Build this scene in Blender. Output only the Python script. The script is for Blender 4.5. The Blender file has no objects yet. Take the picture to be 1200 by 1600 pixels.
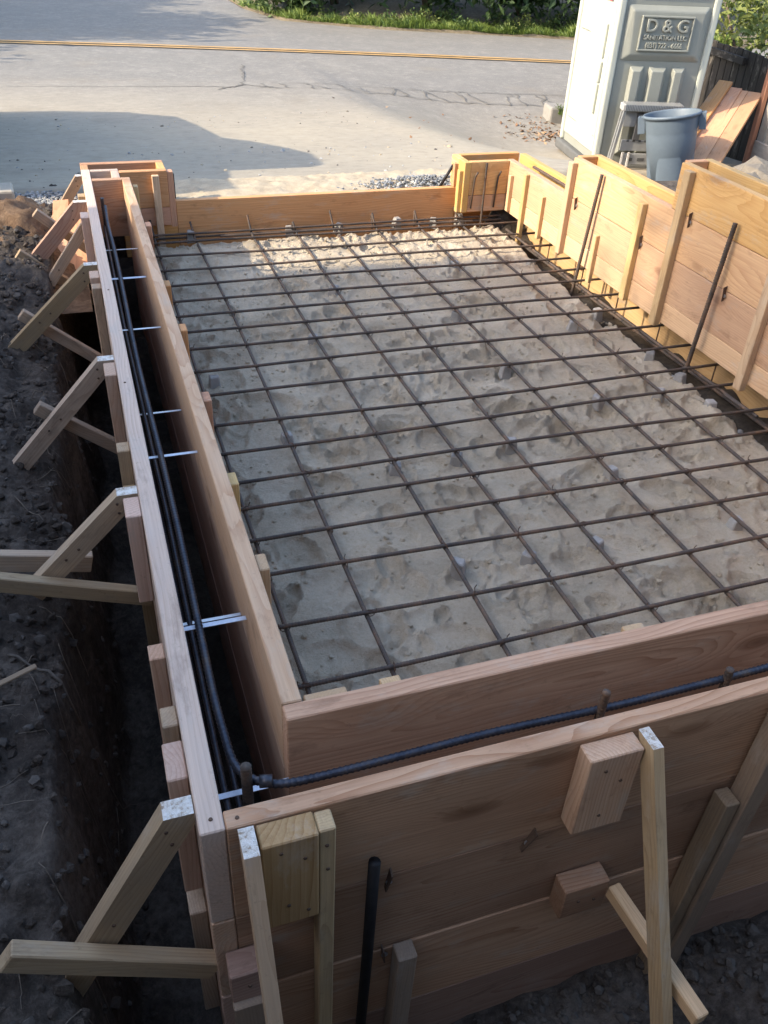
import bpy, bmesh, math, random
from mathutils import Vector, Matrix, noise, Euler

R = math.radians
scene = bpy.context.scene
col = scene.collection

# ------------------------------------------------------------------ camera
cd = bpy.data.cameras.new("camera")
cam = bpy.data.objects.new("camera", cd)
col.objects.link(cam)
cam.location = (0, 0, 1.25)
cam.rotation_euler = (R(53.982), R(-2.579), R(-18.381))
cd.sensor_fit = 'HORIZONTAL'
cd.sensor_width = 36
cd.lens = 36 * 1345.7 / 1200
cd.clip_start = 0.05
cd.clip_end = 2000
scene.camera = cam

# ------------------------------------------------------------------ light
SUN_EL = 33.0
world = bpy.data.worlds.new("World")
scene.world = world
world.use_nodes = True
wn = world.node_tree
sky = wn.nodes.new('ShaderNodeTexSky')
sky.sky_type = 'NISHITA'
sky.sun_disc = False
sky.sun_elevation = R(SUN_EL)
sky.sun_rotation = R(-90)
sky.dust_density = 2.0
sky.ozone_density = 0.7
bg = wn.nodes['Background']
wn.links.new(sky.outputs[0], bg.inputs[0])
bg.inputs[1].default_value = 0.15
sl = bpy.data.lights.new("sun", 'SUN')
sl.energy = 2.15
sl.angle = R(0.55)
sl.color = (1.0, 0.87, 0.68)
sun = bpy.data.objects.new("sun", sl)
col.objects.link(sun)
sun.location = (-20, 0, 20)
sun.rotation_euler = (0, R(-(90 - SUN_EL)), 0)
vs = scene.view_settings
vs.view_transform = 'Standard'
vs.look = 'None'
vs.gamma = 1
vs.exposure = 1.88
vs.use_curve_mapping = False
scene.render.resolution_x = 768
scene.render.resolution_y = 1024

# ------------------------------------------------------------------ helpers
def rnd(seed):
    return random.Random(seed)

def fbm(x, y, z=0.0, o=4):
    return noise.fractal(Vector((x, y, z)), 1.0, 2.0, o)

def sm(a, b, v):
    t = min(1.0, max(0.0, (v - a) / (b - a)))
    return t * t * (3 - 2 * t)

def lerpts(pts, v):
    if v <= pts[0][0]:
        return pts[0][1]
    for (a, fa), (b, fb) in zip(pts, pts[1:]):
        if v <= b:
            return fa + (fb - fa) * (v - a) / (b - a)
    return pts[-1][1]

def link(o, parent=None):
    col.objects.link(o)
    if parent is not None:
        o.parent = parent
        o.matrix_parent_inverse = Matrix.Identity(4)
    return o

def place(o, M, parent=None):
    """world matrix M, under a parent whose own world matrix is known"""
    if parent is not None:
        PM = WM[parent.name]
        o.matrix_local = PM.inverted() @ M
    else:
        o.matrix_local = M
    WM[o.name] = M
    return o

WM = {}

def thing(name, label, cat, loc=(0, 0, 0), rz=0.0, group=None, M=None):
    o = bpy.data.objects.new(name, None)
    o.empty_display_size = 0.05
    link(o)
    if M is None:
        M = Matrix.Translation(Vector(loc)) @ Matrix.Rotation(rz, 4, 'Z')
    place(o, M)
    tag(o, label, cat, group)
    return o

def tag(o, label=None, cat=None, group=None, kind=None):
    if label: o["label"] = label
    if cat: o["category"] = cat
    if group: o["group"] = group
    if kind: o["kind"] = kind
    return o

def mk(name, verts, faces, mat, parent=None, M=None, smooth=False, mids=None):
    me = bpy.data.meshes.new(name)
    me.from_pydata(verts, [], faces)
    mats = mat if isinstance(mat, (list, tuple)) else [mat]
    for m in mats:
        me.materials.append(m)
    if mids:
        me.polygons.foreach_set('material_index', mids)
    if smooth:
        me.polygons.foreach_set('use_smooth', [True] * len(me.polygons))
    me.update()
    o = bpy.data.objects.new(name, me)
    link(o, parent)
    place(o, M if M is not None else Matrix.Identity(4), parent)
    return o

def inst(name, me, parent=None, M=None):
    o = bpy.data.objects.new(name, me)
    link(o, parent)
    place(o, M if M is not None else Matrix.Identity(4), parent)
    return o

def fixn(o):
    bm = bmesh.new(); bm.from_mesh(o.data)
    bmesh.ops.recalc_face_normals(bm, faces=bm.faces)
    bm.to_mesh(o.data); bm.free()
    return o

_boxes = {}
def box_mesh(lx, ly, lz, mat, ch=0.0025):
    key = (round(lx, 4), round(ly, 4), round(lz, 4), mat.name, ch)
    if key in _boxes:
        return _boxes[key]
    bm = bmesh.new()
    bmesh.ops.create_cube(bm, size=1.0)
    for v in bm.verts:
        v.co.x *= lx; v.co.y *= ly; v.co.z *= lz
    ch = min(ch, 0.3 * min(lx, ly, lz))
    bmesh.ops.bevel(bm, geom=list(bm.edges), offset=ch, segments=1, affect='EDGES', profile=0.5)
    me = bpy.data.meshes.new("board")
    bm.to_mesh(me); bm.free()
    me.materials.append(mat)
    _boxes[key] = me
    return me

def board(name, p0, p1, w, t, mat, parent=None, up=(0, 0, 1), ch=0.0025):
    """beam from p0 to p1 (centre line), width w along up, thickness t across; local X = grain"""
    p0 = Vector(p0); p1 = Vector(p1)
    d = (p1 - p0); L = d.length; d.normalize()
    up = Vector(up)
    s = up.cross(d)
    if s.length < 1e-5:
        s = Vector((0, 1, 0)).cross(d)
    s.normalize()
    u = d.cross(s).normalized()
    Rm = Matrix((d, s, u)).transposed().to_4x4()
    M = Matrix.Translation((p0 + p1) / 2) @ Rm
    return inst(name, box_mesh(L, t, w, mat, ch), parent, M)

def abox(name, x0, x1, y0, y1, z0, z1, mat, parent=None, axis='x', ch=0.0025):
    """axis aligned board given by bounds, grain along axis"""
    c = Vector(((x0 + x1) / 2, (y0 + y1) / 2, (z0 + z1) / 2))
    if axis == 'x':
        return board(name, (x0, c.y, c.z), (x1, c.y, c.z), z1 - z0, y1 - y0, mat, parent, ch=ch)
    if axis == 'y':
        return board(name, (c.x, y0, c.z), (c.x, y1, c.z), z1 - z0, x1 - x0, mat, parent, ch=ch)
    return board(name, (c.x, c.y, z0), (c.x, c.y, z1), y1 - y0, x1 - x0, mat, parent, up=(0, 1, 0), ch=ch)

def prism_y(name, poly, y0, y1, mats, parent=None, white=None, M=None):
    """polygon in XZ (list of (x,z)), extruded along y. local frame turned so X follows the longest edge"""
    n = len(poly)
    # longest edge direction -> grain
    best = max(range(n), key=lambda i: (Vector(poly[(i + 1) % n]) - Vector(poly[i])).length)
    a = Vector(poly[best]); b = Vector(poly[(best + 1) % n])
    d = (b - a).normalized()
    ang = math.atan2(d.y, d.x)
    cx = sum(p[0] for p in poly) / n; cz = sum(p[1] for p in poly) / n
    ca, sa = math.cos(-ang), math.sin(-ang)
    loc = []
    for (x, z) in poly:
        dx, dz = x - cx, z - cz
        loc.append((dx * ca - dz * sa, dx * sa + dz * ca))
    h = (y1 - y0) / 2
    vs_ = [(x, -h, z) for x, z in loc] + [(x, h, z) for x, z in loc]
    fs = [tuple(range(n)), tuple(range(2 * n - 1, n - 1, -1))]
    mids = [0, 0]
    for i in range(n):
        j = (i + 1) % n
        fs.append((i, i + n, j + n, j))
        mids.append(1 if (white is not None and i in white) else 0)
    Mx = Matrix.Translation((cx, (y0 + y1) / 2, cz)) @ Matrix.Rotation(-ang, 4, 'Y')
    if M is not None:
        Mx = M @ Mx
    o = mk(name, vs_, fs, mats, parent, Mx, mids=mids)
    return fixn(o)

def tube(name, pts, r, mat, parent=None, sides=8, ribs=False, pitch=0.0085, cap=True, smooth=True, rfun=None):
    """tube along a polyline of world points; ribs make deformed reinforcing bar"""
    P = [Vector(p) for p in pts]
    # resample
    seg = [(P[i + 1] - P[i]).length for i in range(len(P) - 1)]
    tot = sum(seg)
    if ribs:
        n = max(2, int(tot / (pitch / 3)))
        Q = []; rr = []
        for k in range(n + 1):
            s = tot * k / n
            i = 0
            while i < len(seg) - 1 and s > seg[i]:
                s -= seg[i]; i += 1
            Q.append(P[i].lerp(P[i + 1], min(1, s / seg[i] if seg[i] else 0)))
            rr.append(r * (1.13 if k % 3 == 0 else 0.96))
    else:
        Q = P; rr = [r] * len(P)
        if rfun:
            rr = [r * rfun(i / (len(P) - 1)) for i in range(len(P))]
    vs_, fs = [], []
    t0 = (Q[1] - Q[0]).normalized()
    nrm = t0.orthogonal().normalized()
    for i, q in enumerate(Q):
        a = Q[max(0, i - 1)]; b = Q[min(len(Q) - 1, i + 1)]
        t = (b - a).normalized()
        nrm = (nrm - t * nrm.dot(t)).normalized()
        bn = t.cross(nrm)
        for k in range(sides):
            an = 2 * math.pi * k / sides
            vs_.append(tuple(q + (nrm * math.cos(an) + bn * math.sin(an)) * rr[i]))
    for i in range(len(Q) - 1):
        for k in range(sides):
            k2 = (k + 1) % sides
            fs.append((i * sides + k, i * sides + k2, (i + 1) * sides + k2, (i + 1) * sides + k))
    if cap:
        fs.append(tuple(range(sides - 1, -1, -1)))
        m = (len(Q) - 1) * sides
        fs.append(tuple(m + k for k in range(sides)))
    o = mk(name, vs_, fs, mat, parent, None, smooth=smooth)
    if parent is not None:
        place(o, Matrix.Identity(4), parent)
    return o

def arc(pts, n=6, rad=0.04):
    """round the corners of a polyline"""
    P = [Vector(p) for p in pts]
    out = [P[0]]
    for i in range(1, len(P) - 1):
        a = (P[i - 1] - P[i]); b = (P[i + 1] - P[i])
        ra = min(rad, a.length * .45); rb = min(rad, b.length * .45)
        A = P[i] + a.normalized() * ra; B = P[i] + b.normalized() * rb
        for k in range(n + 1):
            t = k / n
            out.append(A * (1 - t) ** 2 + P[i] * 2 * t * (1 - t) + B * t * t)
    out.append(P[-1])
    return out

# ------------------------------------------------------------------ materials
def mat_new(name):
    m = bpy.data.materials.new(name)
    m.use_nodes = True
    nt = m.node_tree
    b = nt.nodes['Principled BSDF']
    return m, nt, b

def N(nt, t, **kw):
    n = nt.nodes.new(t)
    for k, v in kw.items():
        if k in ('operation', 'blend_type', 'data_type', 'noise_dimensions', 'feature', 'wave_type', 'vector_type', 'interpolation', 'clamp'):
            setattr(n, k, v)
        else:
            n.inputs[k].default_value = v
    return n

def ramp(nt, fac, stops):
    r = nt.nodes.new('ShaderNodeValToRGB')
    e = r.color_ramp.elements
    while len(e) < len(stops):
        e.new(0.5)
    for i, (p, c) in enumerate(stops):
        e[i].position = p
        e[i].color = (c[0], c[1], c[2], 1) if len(c) == 3 else c
    nt.links.new(fac, r.inputs[0])
    return r.outputs[0]

def mixc(nt, fac, a, b, mode='MIX'):
    m = nt.nodes.new('ShaderNodeMix')
    m.data_type = 'RGBA'; m.blend_type = mode
    for sock, v in ((m.inputs[0], fac), (m.inputs[6], a), (m.inputs[7], b)):
        if isinstance(v, (int, float)):
            sock.default_value = v
        elif isinstance(v, tuple):
            sock.default_value = v if len(v) == 4 else (*v, 1)
        else:
            nt.links.new(v, sock)
    return m.outputs[2]

def mth(nt, op, a, b=0.0, c=None, clamp=False):
    m = nt.nodes.new('ShaderNodeMath'); m.operation = op; m.use_clamp = clamp
    for i, v in enumerate((a, b) if c is None else (a, b, c)):
        if isinstance(v, (int, float)):
            m.inputs[i].default_value = v
        else:
            nt.links.new(v, m.inputs[i])
    return m.outputs[0]

def scaled(nt, vec, s):
    m = nt.nodes.new('ShaderNodeVectorMath'); m.operation = 'MULTIPLY'
    nt.links.new(vec, m.inputs[0]); m.inputs[1].default_value = s
    return m.outputs[0]

def noise_t(nt, vec, scale, detail=3, rough=.55, dist=0.0):
    n = nt.nodes.new('ShaderNodeTexNoise')
    n.inputs['Scale'].default_value = scale
    n.inputs['Detail'].default_value = detail
    n.inputs['Roughness'].default_value = rough
    n.inputs['Distortion'].default_value = dist
    nt.links.new(vec, n.inputs['Vector'])
    return n.outputs[0]

def bump(nt, b, h, strength=.3, dist=.002, prev=None):
    n = nt.nodes.new('ShaderNodeBump')
    n.inputs['Strength'].default_value = strength
    n.inputs['Distance'].default_value = dist
    nt.links.new(h, n.inputs['Height'])
    if prev is not None:
        nt.links.new(prev, n.inputs['Normal'])
    nt.links.new(n.outputs[0], b.inputs['Normal'])
    return n.outputs[0]

def wood(name, light, mid, dark, ring=0.009, rough=.7, stain=.35, weather=None, knots=1.0, contrast=1.0, var=.12):
    m, nt, b = mat_new(name)
    L = nt.links
    tc = nt.nodes.new('ShaderNodeTexCoord')
    oi = nt.nodes.new('ShaderNodeObjectInfo')
    off = nt.nodes.new('ShaderNodeCombineXYZ')
    L.new(mth(nt, 'MULTIPLY', oi.outputs['Random'], 37.0), off.inputs[0])
    L.new(mth(nt, 'MULTIPLY_ADD', mth(nt, 'FRACT', mth(nt, 'MULTIPLY', oi.outputs['Random'], 13.7)), .16, -.04), off.inputs[1])
    L.new(mth(nt, 'MULTIPLY_ADD', mth(nt, 'FRACT', mth(nt, 'MULTIPLY', oi.outputs['Random'], 7.3)), .24, -.12), off.inputs[2])
    va = nt.nodes.new('ShaderNodeVectorMath'); va.operation = 'ADD'
    L.new(tc.outputs['Object'], va.inputs[0]); L.new(off.outputs[0], va.inputs[1])
    p = va.outputs[0]
    # knots
    vo = nt.nodes.new('ShaderNodeTexVoronoi')
    vo.inputs['Scale'].default_value = 1.0
    L.new(scaled(nt, p, (1.9, 1.2, 5.2)), vo.inputs['Vector'])
    kd = vo.outputs['Distance']
    knot = mth(nt, 'MULTIPLY', mth(nt, 'SUBTRACT', 1.0, mth(nt, 'DIVIDE', kd, .13, clamp=True), clamp=True), knots, clamp=True)
    halo = mth(nt, 'POWER', mth(nt, 'SUBTRACT', 1.0, mth(nt, 'DIVIDE', kd, .42, clamp=True), clamp=True), 2.0)
    # growth rings about an axis below the face
    sep = nt.nodes.new('ShaderNodeSeparateXYZ'); L.new(p, sep.inputs[0])
    warp = noise_t(nt, scaled(nt, p, (1.1, 5.0, 5.0)), 1.0, 2, .5)
    warp2 = noise_t(nt, scaled(nt, p, (3.0, 26.0, 26.0)), 1.0, 2, .5)
    yy = mth(nt, 'ADD', sep.outputs[1], .035)
    rr = mth(nt, 'SQRT', mth(nt, 'ADD', mth(nt, 'MULTIPLY', yy, yy), mth(nt, 'MULTIPLY', sep.outputs[2], sep.outputs[2])))
    rr = mth(nt, 'MULTIPLY_ADD', warp, .12, rr)
    rr = mth(nt, 'MULTIPLY_ADD', warp2, .013, rr)
    rr = mth(nt, 'MULTIPLY_ADD', halo, .055 * knots, rr)
    fr = mth(nt, 'FRACT', mth(nt, 'DIVIDE', rr, ring))
    late = mth(nt, 'POWER', fr, 2.6)
    # fibre streaks
    fib = noise_t(nt, scaled(nt, p, (4.0, 190.0, 190.0)), 1.0, 3, .6)
    blot = noise_t(nt, scaled(nt, p, (2.2, 7.0, 7.0)), 1.0, 4, .6)
    big = noise_t(nt, scaled(nt, p, (.9, 3.0, 3.0)), 1.0, 2, .5)
    late = mth(nt, 'MULTIPLY', late, mth(nt, 'MULTIPLY_ADD', noise_t(nt, scaled(nt, p, (1.3, 17.0, 17.0)), 1.0, 3, .6), 2.4, -.45, clamp=True))
    c = mixc(nt, mth(nt, 'MULTIPLY', late, .62 * contrast), light, mid)
    c = mixc(nt, mth(nt, 'MULTIPLY', mth(nt, 'SUBTRACT', fib, .35, clamp=True), .85), c, dark)
    st = mth(nt, 'MULTIPLY', mth(nt, 'SUBTRACT', blot, .52, clamp=True), stain * 5.0, clamp=True)
    c = mixc(nt, mth(nt, 'MULTIPLY', st, .6), c, mid)
    c = mixc(nt, mth(nt, 'MULTIPLY', mth(nt, 'SUBTRACT', big, .55, clamp=True), stain * 2.4, clamp=True), c, dark)
    c = mixc(nt, mth(nt, 'MULTIPLY', halo, .55 * knots), c, mid)
    c = mixc(nt, mth(nt, 'MULTIPLY', mth(nt, 'POWER', knot, .6), .8), c, (dark[0] * .55, dark[1] * .45, dark[2] * .4))
    if weather:
        w = noise_t(nt, scaled(nt, p, (6.0, 22.0, 22.0)), 1.0, 5, .7)
        c = mixc(nt, mth(nt, 'MULTIPLY', mth(nt, 'SUBTRACT', w, .44, clamp=True), weather[1] * 4.0, clamp=True), c, weather[0])
    # smears of mortar and mud
    sm_ = noise_t(nt, scaled(nt, p, (4.0, 11.0, 11.0)), 1.0, 6, .72)
    c = mixc(nt, mth(nt, 'MULTIPLY', mth(nt, 'SUBTRACT', sm_, .555, clamp=True), 3.2, clamp=True), c, (.42, .375, .32))
    sm2 = noise_t(nt, scaled(nt, p, (5.0, 16.0, 13.0)), 1.0, 6, .72)
    c = mixc(nt, mth(nt, 'MULTIPLY', mth(nt, 'SUBTRACT', .43, sm2, clamp=True), 3.4, clamp=True), c, (dark[0] * .62, dark[1] * .6, dark[2] * .6))
    # scuffs, mud specks
    sp = noise_t(nt, p, 55.0, 4, .75)
    c = mixc(nt, mth(nt, 'MULTIPLY', mth(nt, 'SUBTRACT', sp, .615, clamp=True), 3.0, clamp=True), c, (.12, .085, .058))
    hs = nt.nodes.new('ShaderNodeHueSaturation')
    L.new(mth(nt, 'MULTIPLY_ADD', oi.outputs['Random'], var * 2, 1 - var), hs.inputs['Value'])
    r2 = mth(nt, 'FRACT', mth(nt, 'MULTIPLY', oi.outputs['Random'], 23.1))
    L.new(mth(nt, 'MULTIPLY_ADD', r2, .26, .86), hs.inputs['Saturation'])
    L.new(mth(nt, 'MULTIPLY_ADD', r2, .016, .492), hs.inputs['Hue'])
    L.new(c, hs.inputs['Color'])
    L.new(hs.outputs[0], b.inputs['Base Color'])
    b.inputs['Roughness'].default_value = rough
    b.inputs['Specular IOR Level'].default_value = .25
    h = mth(nt, 'ADD', mth(nt, 'MULTIPLY', fib, .8), mth(nt, 'MULTIPLY', late, .35))
    bump(nt, b, h, .35, .0016)
    return m

def flat(name, c, rough=.6, nscale=8, amt=.2, metal=0.0, bstr=.15, bdist=.002, spec=.4, coord='Object'):
    m, nt, b = mat_new(name)
    tc = nt.nodes.new('ShaderNodeTexCoord')
    n1 = noise_t(nt, tc.outputs[coord], nscale, 5, .6)
    n2 = noise_t(nt, tc.outputs[coord], nscale * 9, 3, .6)
    k = mth(nt, 'MULTIPLY_ADD', n1, .7, mth(nt, 'MULTIPLY', n2, .3))
    cc = ramp(nt, k, [(.3, tuple(v * (1 - amt) for v in c)), (.7, tuple(min(1, v * (1 + amt)) for v in c))])
    nt.links.new(cc, b.inputs['Base Color'])
    b.inputs['Roughness'].default_value = rough
    b.inputs['Metallic'].default_value = metal
    b.inputs['Specular IOR Level'].default_value = spec
    bump(nt, b, k, bstr, bdist)
    return m

FIR = wood("fir_board", (.62, .385, .185), (.455, .24, .10), (.33, .16, .075), stain=.45, contrast=1.3)
FIRP = wood("fir_board_pinkish", (.61, .42, .30), (.44, .25, .16), (.30, .165, .11), stain=.4, weather=((.46, .39, .33), .16), contrast=1.35)
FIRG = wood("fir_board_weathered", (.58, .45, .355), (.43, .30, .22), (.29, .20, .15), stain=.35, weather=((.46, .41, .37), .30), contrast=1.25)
FIRO = wood("fir_board_orange", (.60, .32, .15), (.44, .195, .08), (.28, .12, .055), stain=.45, contrast=1.25)
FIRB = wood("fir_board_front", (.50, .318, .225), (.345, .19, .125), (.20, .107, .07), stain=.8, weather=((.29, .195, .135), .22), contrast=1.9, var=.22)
FIRY = wood("fir_board_yellow", (.60, .395, .185), (.46, .265, .105), (.36, .19, .08), stain=.35, contrast=1.25)
STK = wood("stake_timber", (.46, .34, .22), (.32, .215, .13), (.17, .115, .07), stain=.8, weather=((.27, .225, .175), .38), ring=.006, contrast=1.4, var=.2)
STKD = wood("stake_timber_dark", (.33, .245, .16), (.235, .16, .10), (.13, .088, .055), stain=.7, weather=((.20, .17, .135), .35), ring=.006, contrast=1.3, var=.18)
STKY = wood("stake_timber_yellow", (.60, .42, .23), (.45, .28, .135), (.28, .165, .08), stain=.6, weather=((.42, .33, .23), .22), ring=.006, contrast=1.35)
PLY = wood("rough_ply_block", (.42, .28, .16), (.27, .155, .075), (.17, .095, .045), ring=.012, stain=.6, contrast=1.5, knots=.7)
OLDF_SHADE = wood("old_fence_timber_shade", (.034, .028, .023), (.025, .020, .016), (.015, .012, .010), stain=.5, weather=((.05, .045, .038), .2))  # dark old timber, darkened further to put the toilet's shade into the colour
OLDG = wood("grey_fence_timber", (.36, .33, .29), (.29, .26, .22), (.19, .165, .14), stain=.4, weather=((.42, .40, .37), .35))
REDP = wood("red_fence_post", (.40, .20, .13), (.31, .145, .09), (.2, .09, .06), stain=.3)
def smeared():
    m, nt, b = mat_new("whitened_cut_end")
    g = nt.nodes.new('ShaderNodeNewGeometry')
    n1 = noise_t(nt, g.outputs['Position'], 70, 5, .75)
    n2 = noise_t(nt, g.outputs['Position'], 300, 3, .6)
    c = ramp(nt, n1, [(.38, (.34, .26, .185)), (.47, (.60, .56, .50)), (.62, (.72, .70, .66))])
    nt.links.new(c, b.inputs['Base Color']); b.inputs['Roughness'].default_value = .9
    bump(nt, b, mth(nt, 'ADD', n1, mth(nt, 'MULTIPLY', n2, .4)), .8, .006)
    return m
WHITE = smeared()
HOLE = flat("dark_hole", (.02, .018, .016), .9, 5, .1)

def make_rebar(name, c1, c2, c3, rough=.6, metal=.35, rust=.5):
    m, nt, b = mat_new(name)
    tc = nt.nodes.new('ShaderNodeTexCoord')
    g = nt.nodes.new('ShaderNodeNewGeometry')
    n1 = noise_t(nt, g.outputs['Position'], 14, 4, .65)
    n2 = noise_t(nt, g.outputs['Position'], 120, 3, .6)
    k = mth(nt, 'MULTIPLY_ADD', n2, .35, mth(nt, 'MULTIPLY', n1, .7))
    c = ramp(nt, k, [(.36, c1), (.52, c2), (.70, c3)])
    nt.links.new(c, b.inputs['Base Color'])
    b.inputs['Roughness'].default_value = rough
    b.inputs['Metallic'].default_value = metal
    bump(nt, b, n2, .4, .001)
    return m
REBAR = make_rebar("rebar_rusty", (.042, .037, .035), (.08, .06, .048), (.17, .10, .06), .75, .15)
REBARB = make_rebar("rebar_blue_black", (.025, .030, .042), (.05, .058, .078), (.10, .085, .075), .42, .6)
STEEL = flat("galvanised_tie", (.56, .59, .64), .35, 30, .2, metal=.9, bstr=.1)
RUSTY = flat("rusty_iron", (.13, .085, .06), .75, 30, .35, metal=.4, bstr=.3)
BLACKP = flat("black_pipe", (.022, .022, .024), .55, 40, .35, metal=.5, bstr=.3)

def soil_mat(name, c1, c2, c3, c4, s=1.0):
    m, nt, b = mat_new(name)
    g = nt.nodes.new('ShaderNodeNewGeometry')
    P = g.outputs['Position']
    n1 = noise_t(nt, P, 3.2 * s, 6, .65)
    n2 = noise_t(nt, P, 38 * s, 6, .75)
    n3 = noise_t(nt, P, 210 * s, 3, .7)
    k = mth(nt, 'ADD', mth(nt, 'MULTIPLY', n1, .55), mth(nt, 'MULTIPLY', n2, .45))
    c = ramp(nt, k, [(.34, c1), (.48, c2), (.62, c3)])
    sp = mth(nt, 'MULTIPLY', mth(nt, 'SUBTRACT', n3, .69, clamp=True), 9.0, clamp=True)
    c = mixc(nt, sp, c, c4)
    nt.links.new(c, b.inputs['Base Color'])
    b.inputs['Roughness'].default_value = .95
    b.inputs['Specular IOR Level'].default_value = .15
    h = mth(nt, 'ADD', mth(nt, 'MULTIPLY', n2, .8), mth(nt, 'MULTIPLY', n3, .25))
    bump(nt, b, h, .9, .02)
    return m

# ------------------------------------------------------------------ terrain
def street_h(x, y):
    z = lerpts([(4.7, -.24), (5.2, -.25), (6, -.37), (8, -.62), (10, -.80), (12, -.90), (16, -.94), (400, -.94)], y)
    z -= .40 * sm(2.9, 4.9, x) * sm(4.6, 7.6, y) * (1 - sm(9.0, 12.5, y))
    return z

def ground_h(x, y):
    """earth everywhere, the excavation included"""
    # natural level round the dig
    left = lerpts([(-40, 1.2), (-6, .9), (-3.2, .45), (-1.6, .12), (-.8, -.16), (-.45, -.30), (-.16, -.37), (.1, -.40)], x)
    left += .14 * sm(3.7, 4.7, y) * sm(-.9, -.3, x)
    left -= .05 * math.exp(-((y - 2.2) / .5) ** 2)
    near = lerpts([(-40, .4), (-3, .2), (-1.2, .0), (-.3, -.25), (.1, -.55), (.42, -.98), (.9, -1.02)], y)
    # house side / photographer's bank
    right = lerpts([(2.5, -.12), (3.6, -.30), (4.6, -.50), (6.0, -.70)], y) + .14 * math.exp(-((x - 4.3) / .55) ** 2 - ((y - 4.75) / .45) ** 2)
    st = street_h(x, y)
    t = sm(4.75, 5.25, y)
    if x < .03:
        base = left
        # trench beside the form wall
        edge = -.135 + .045 * sm(1.7, 2.4, y) + .045 * fbm(y * 2.1, 1.7) + .02 * fbm(y * 7, 4.2)
        base = base + (-1.05 - base) * (1 - sm(0.0, .10, edge - x)) if x > edge - .10 else base
        if x > edge:
            base = -1.05
        if y > 4.25:
            u = sm(4.25, 4.75, y)
            base = base * (1 - u) + left * u
        front = near
        f = sm(.55, .15, y) if False else 1 - sm(.2, .75, y)
        b2 = max(base, front) if y < .2 else base * (1 - f) + max(base, front) * f
        h = b2 * (1 - t) + st * t
        h += .04 * fbm(x * 3.1, y * 3.1, 2, 5) + .03 * fbm(x * 11, y * 11, 6, 4) + .02 * abs(fbm(x * 27, y * 27, 9, 3))
        return h
    if y < .86:
        return near + (.05 * fbm(x * 4, y * 4, 3, 5) + .03 * abs(fbm(x * 19, y * 19, 1, 4))) * (1 if y > -2 else .5)
    if x < 2.66:
        if y < 4.86:
            return -1.02
        u = sm(4.86, 5.0, y)
        return -1.02 * (1 - u) + (st - .01) * u
    # right hand yard
    r = right * (1 - sm(4.6, 6.5, y)) + min(st, right) * sm(4.6, 6.5, y)
    r = min(r, .2)
    return r + .03 * fbm(x * 2.3, y * 2.3, 5, 4) * (1 - sm(6, 8, y))

def axis(segs):
    out = [segs[0][0]]
    for a, b, s in segs:
        n = max(1, int(round((b - a) / s)))
        for k in range(1, n + 1):
            out.append(a + (b - a) * k / n)
    return out
XS = axis([(-900, -100, 200), (-100, -20, 20), (-20, -4, 2.5), (-4, -.8, .16), (-.8, -.5, .04), (-.5, .06, .0105), (.06, 2.66, .05), (2.66, 2.67, .01), (2.67, 6, .2), (6, 20, 2), (20, 100, 20), (100, 900, 200)])
YS = axis([(-400, -100, 100), (-100, -20, 20), (-20, -3, 2), (-3, -.4, .2), (-.4, .3, .05), (.3, .85, .016), (.85, 5.0, .017), (5.0, 6.5, .06), (6.5, 14, .4), (14, 30, 2), (30, 120, 18), (120, 1200, 270)])
vts = []
for y in YS:
    for x in XS:
        vts.append((x, y, ground_h(x, y)))
nx = len(XS)
fcs = [(j * nx + i, j * nx + i + 1, (j + 1) * nx + i + 1, (j + 1) * nx + i) for j in range(len(YS) - 1) for i in range(nx - 1)]
SOIL = soil_mat("dark_soil", (.026, .021, .0175), (.068, .056, .047), (.16, .135, .113), (.22, .20, .17))
ground = mk("ground", vts, fcs, SOIL, smooth=True)
tag(ground, kind="structure", label="dark disturbed soil around the excavation")

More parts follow.
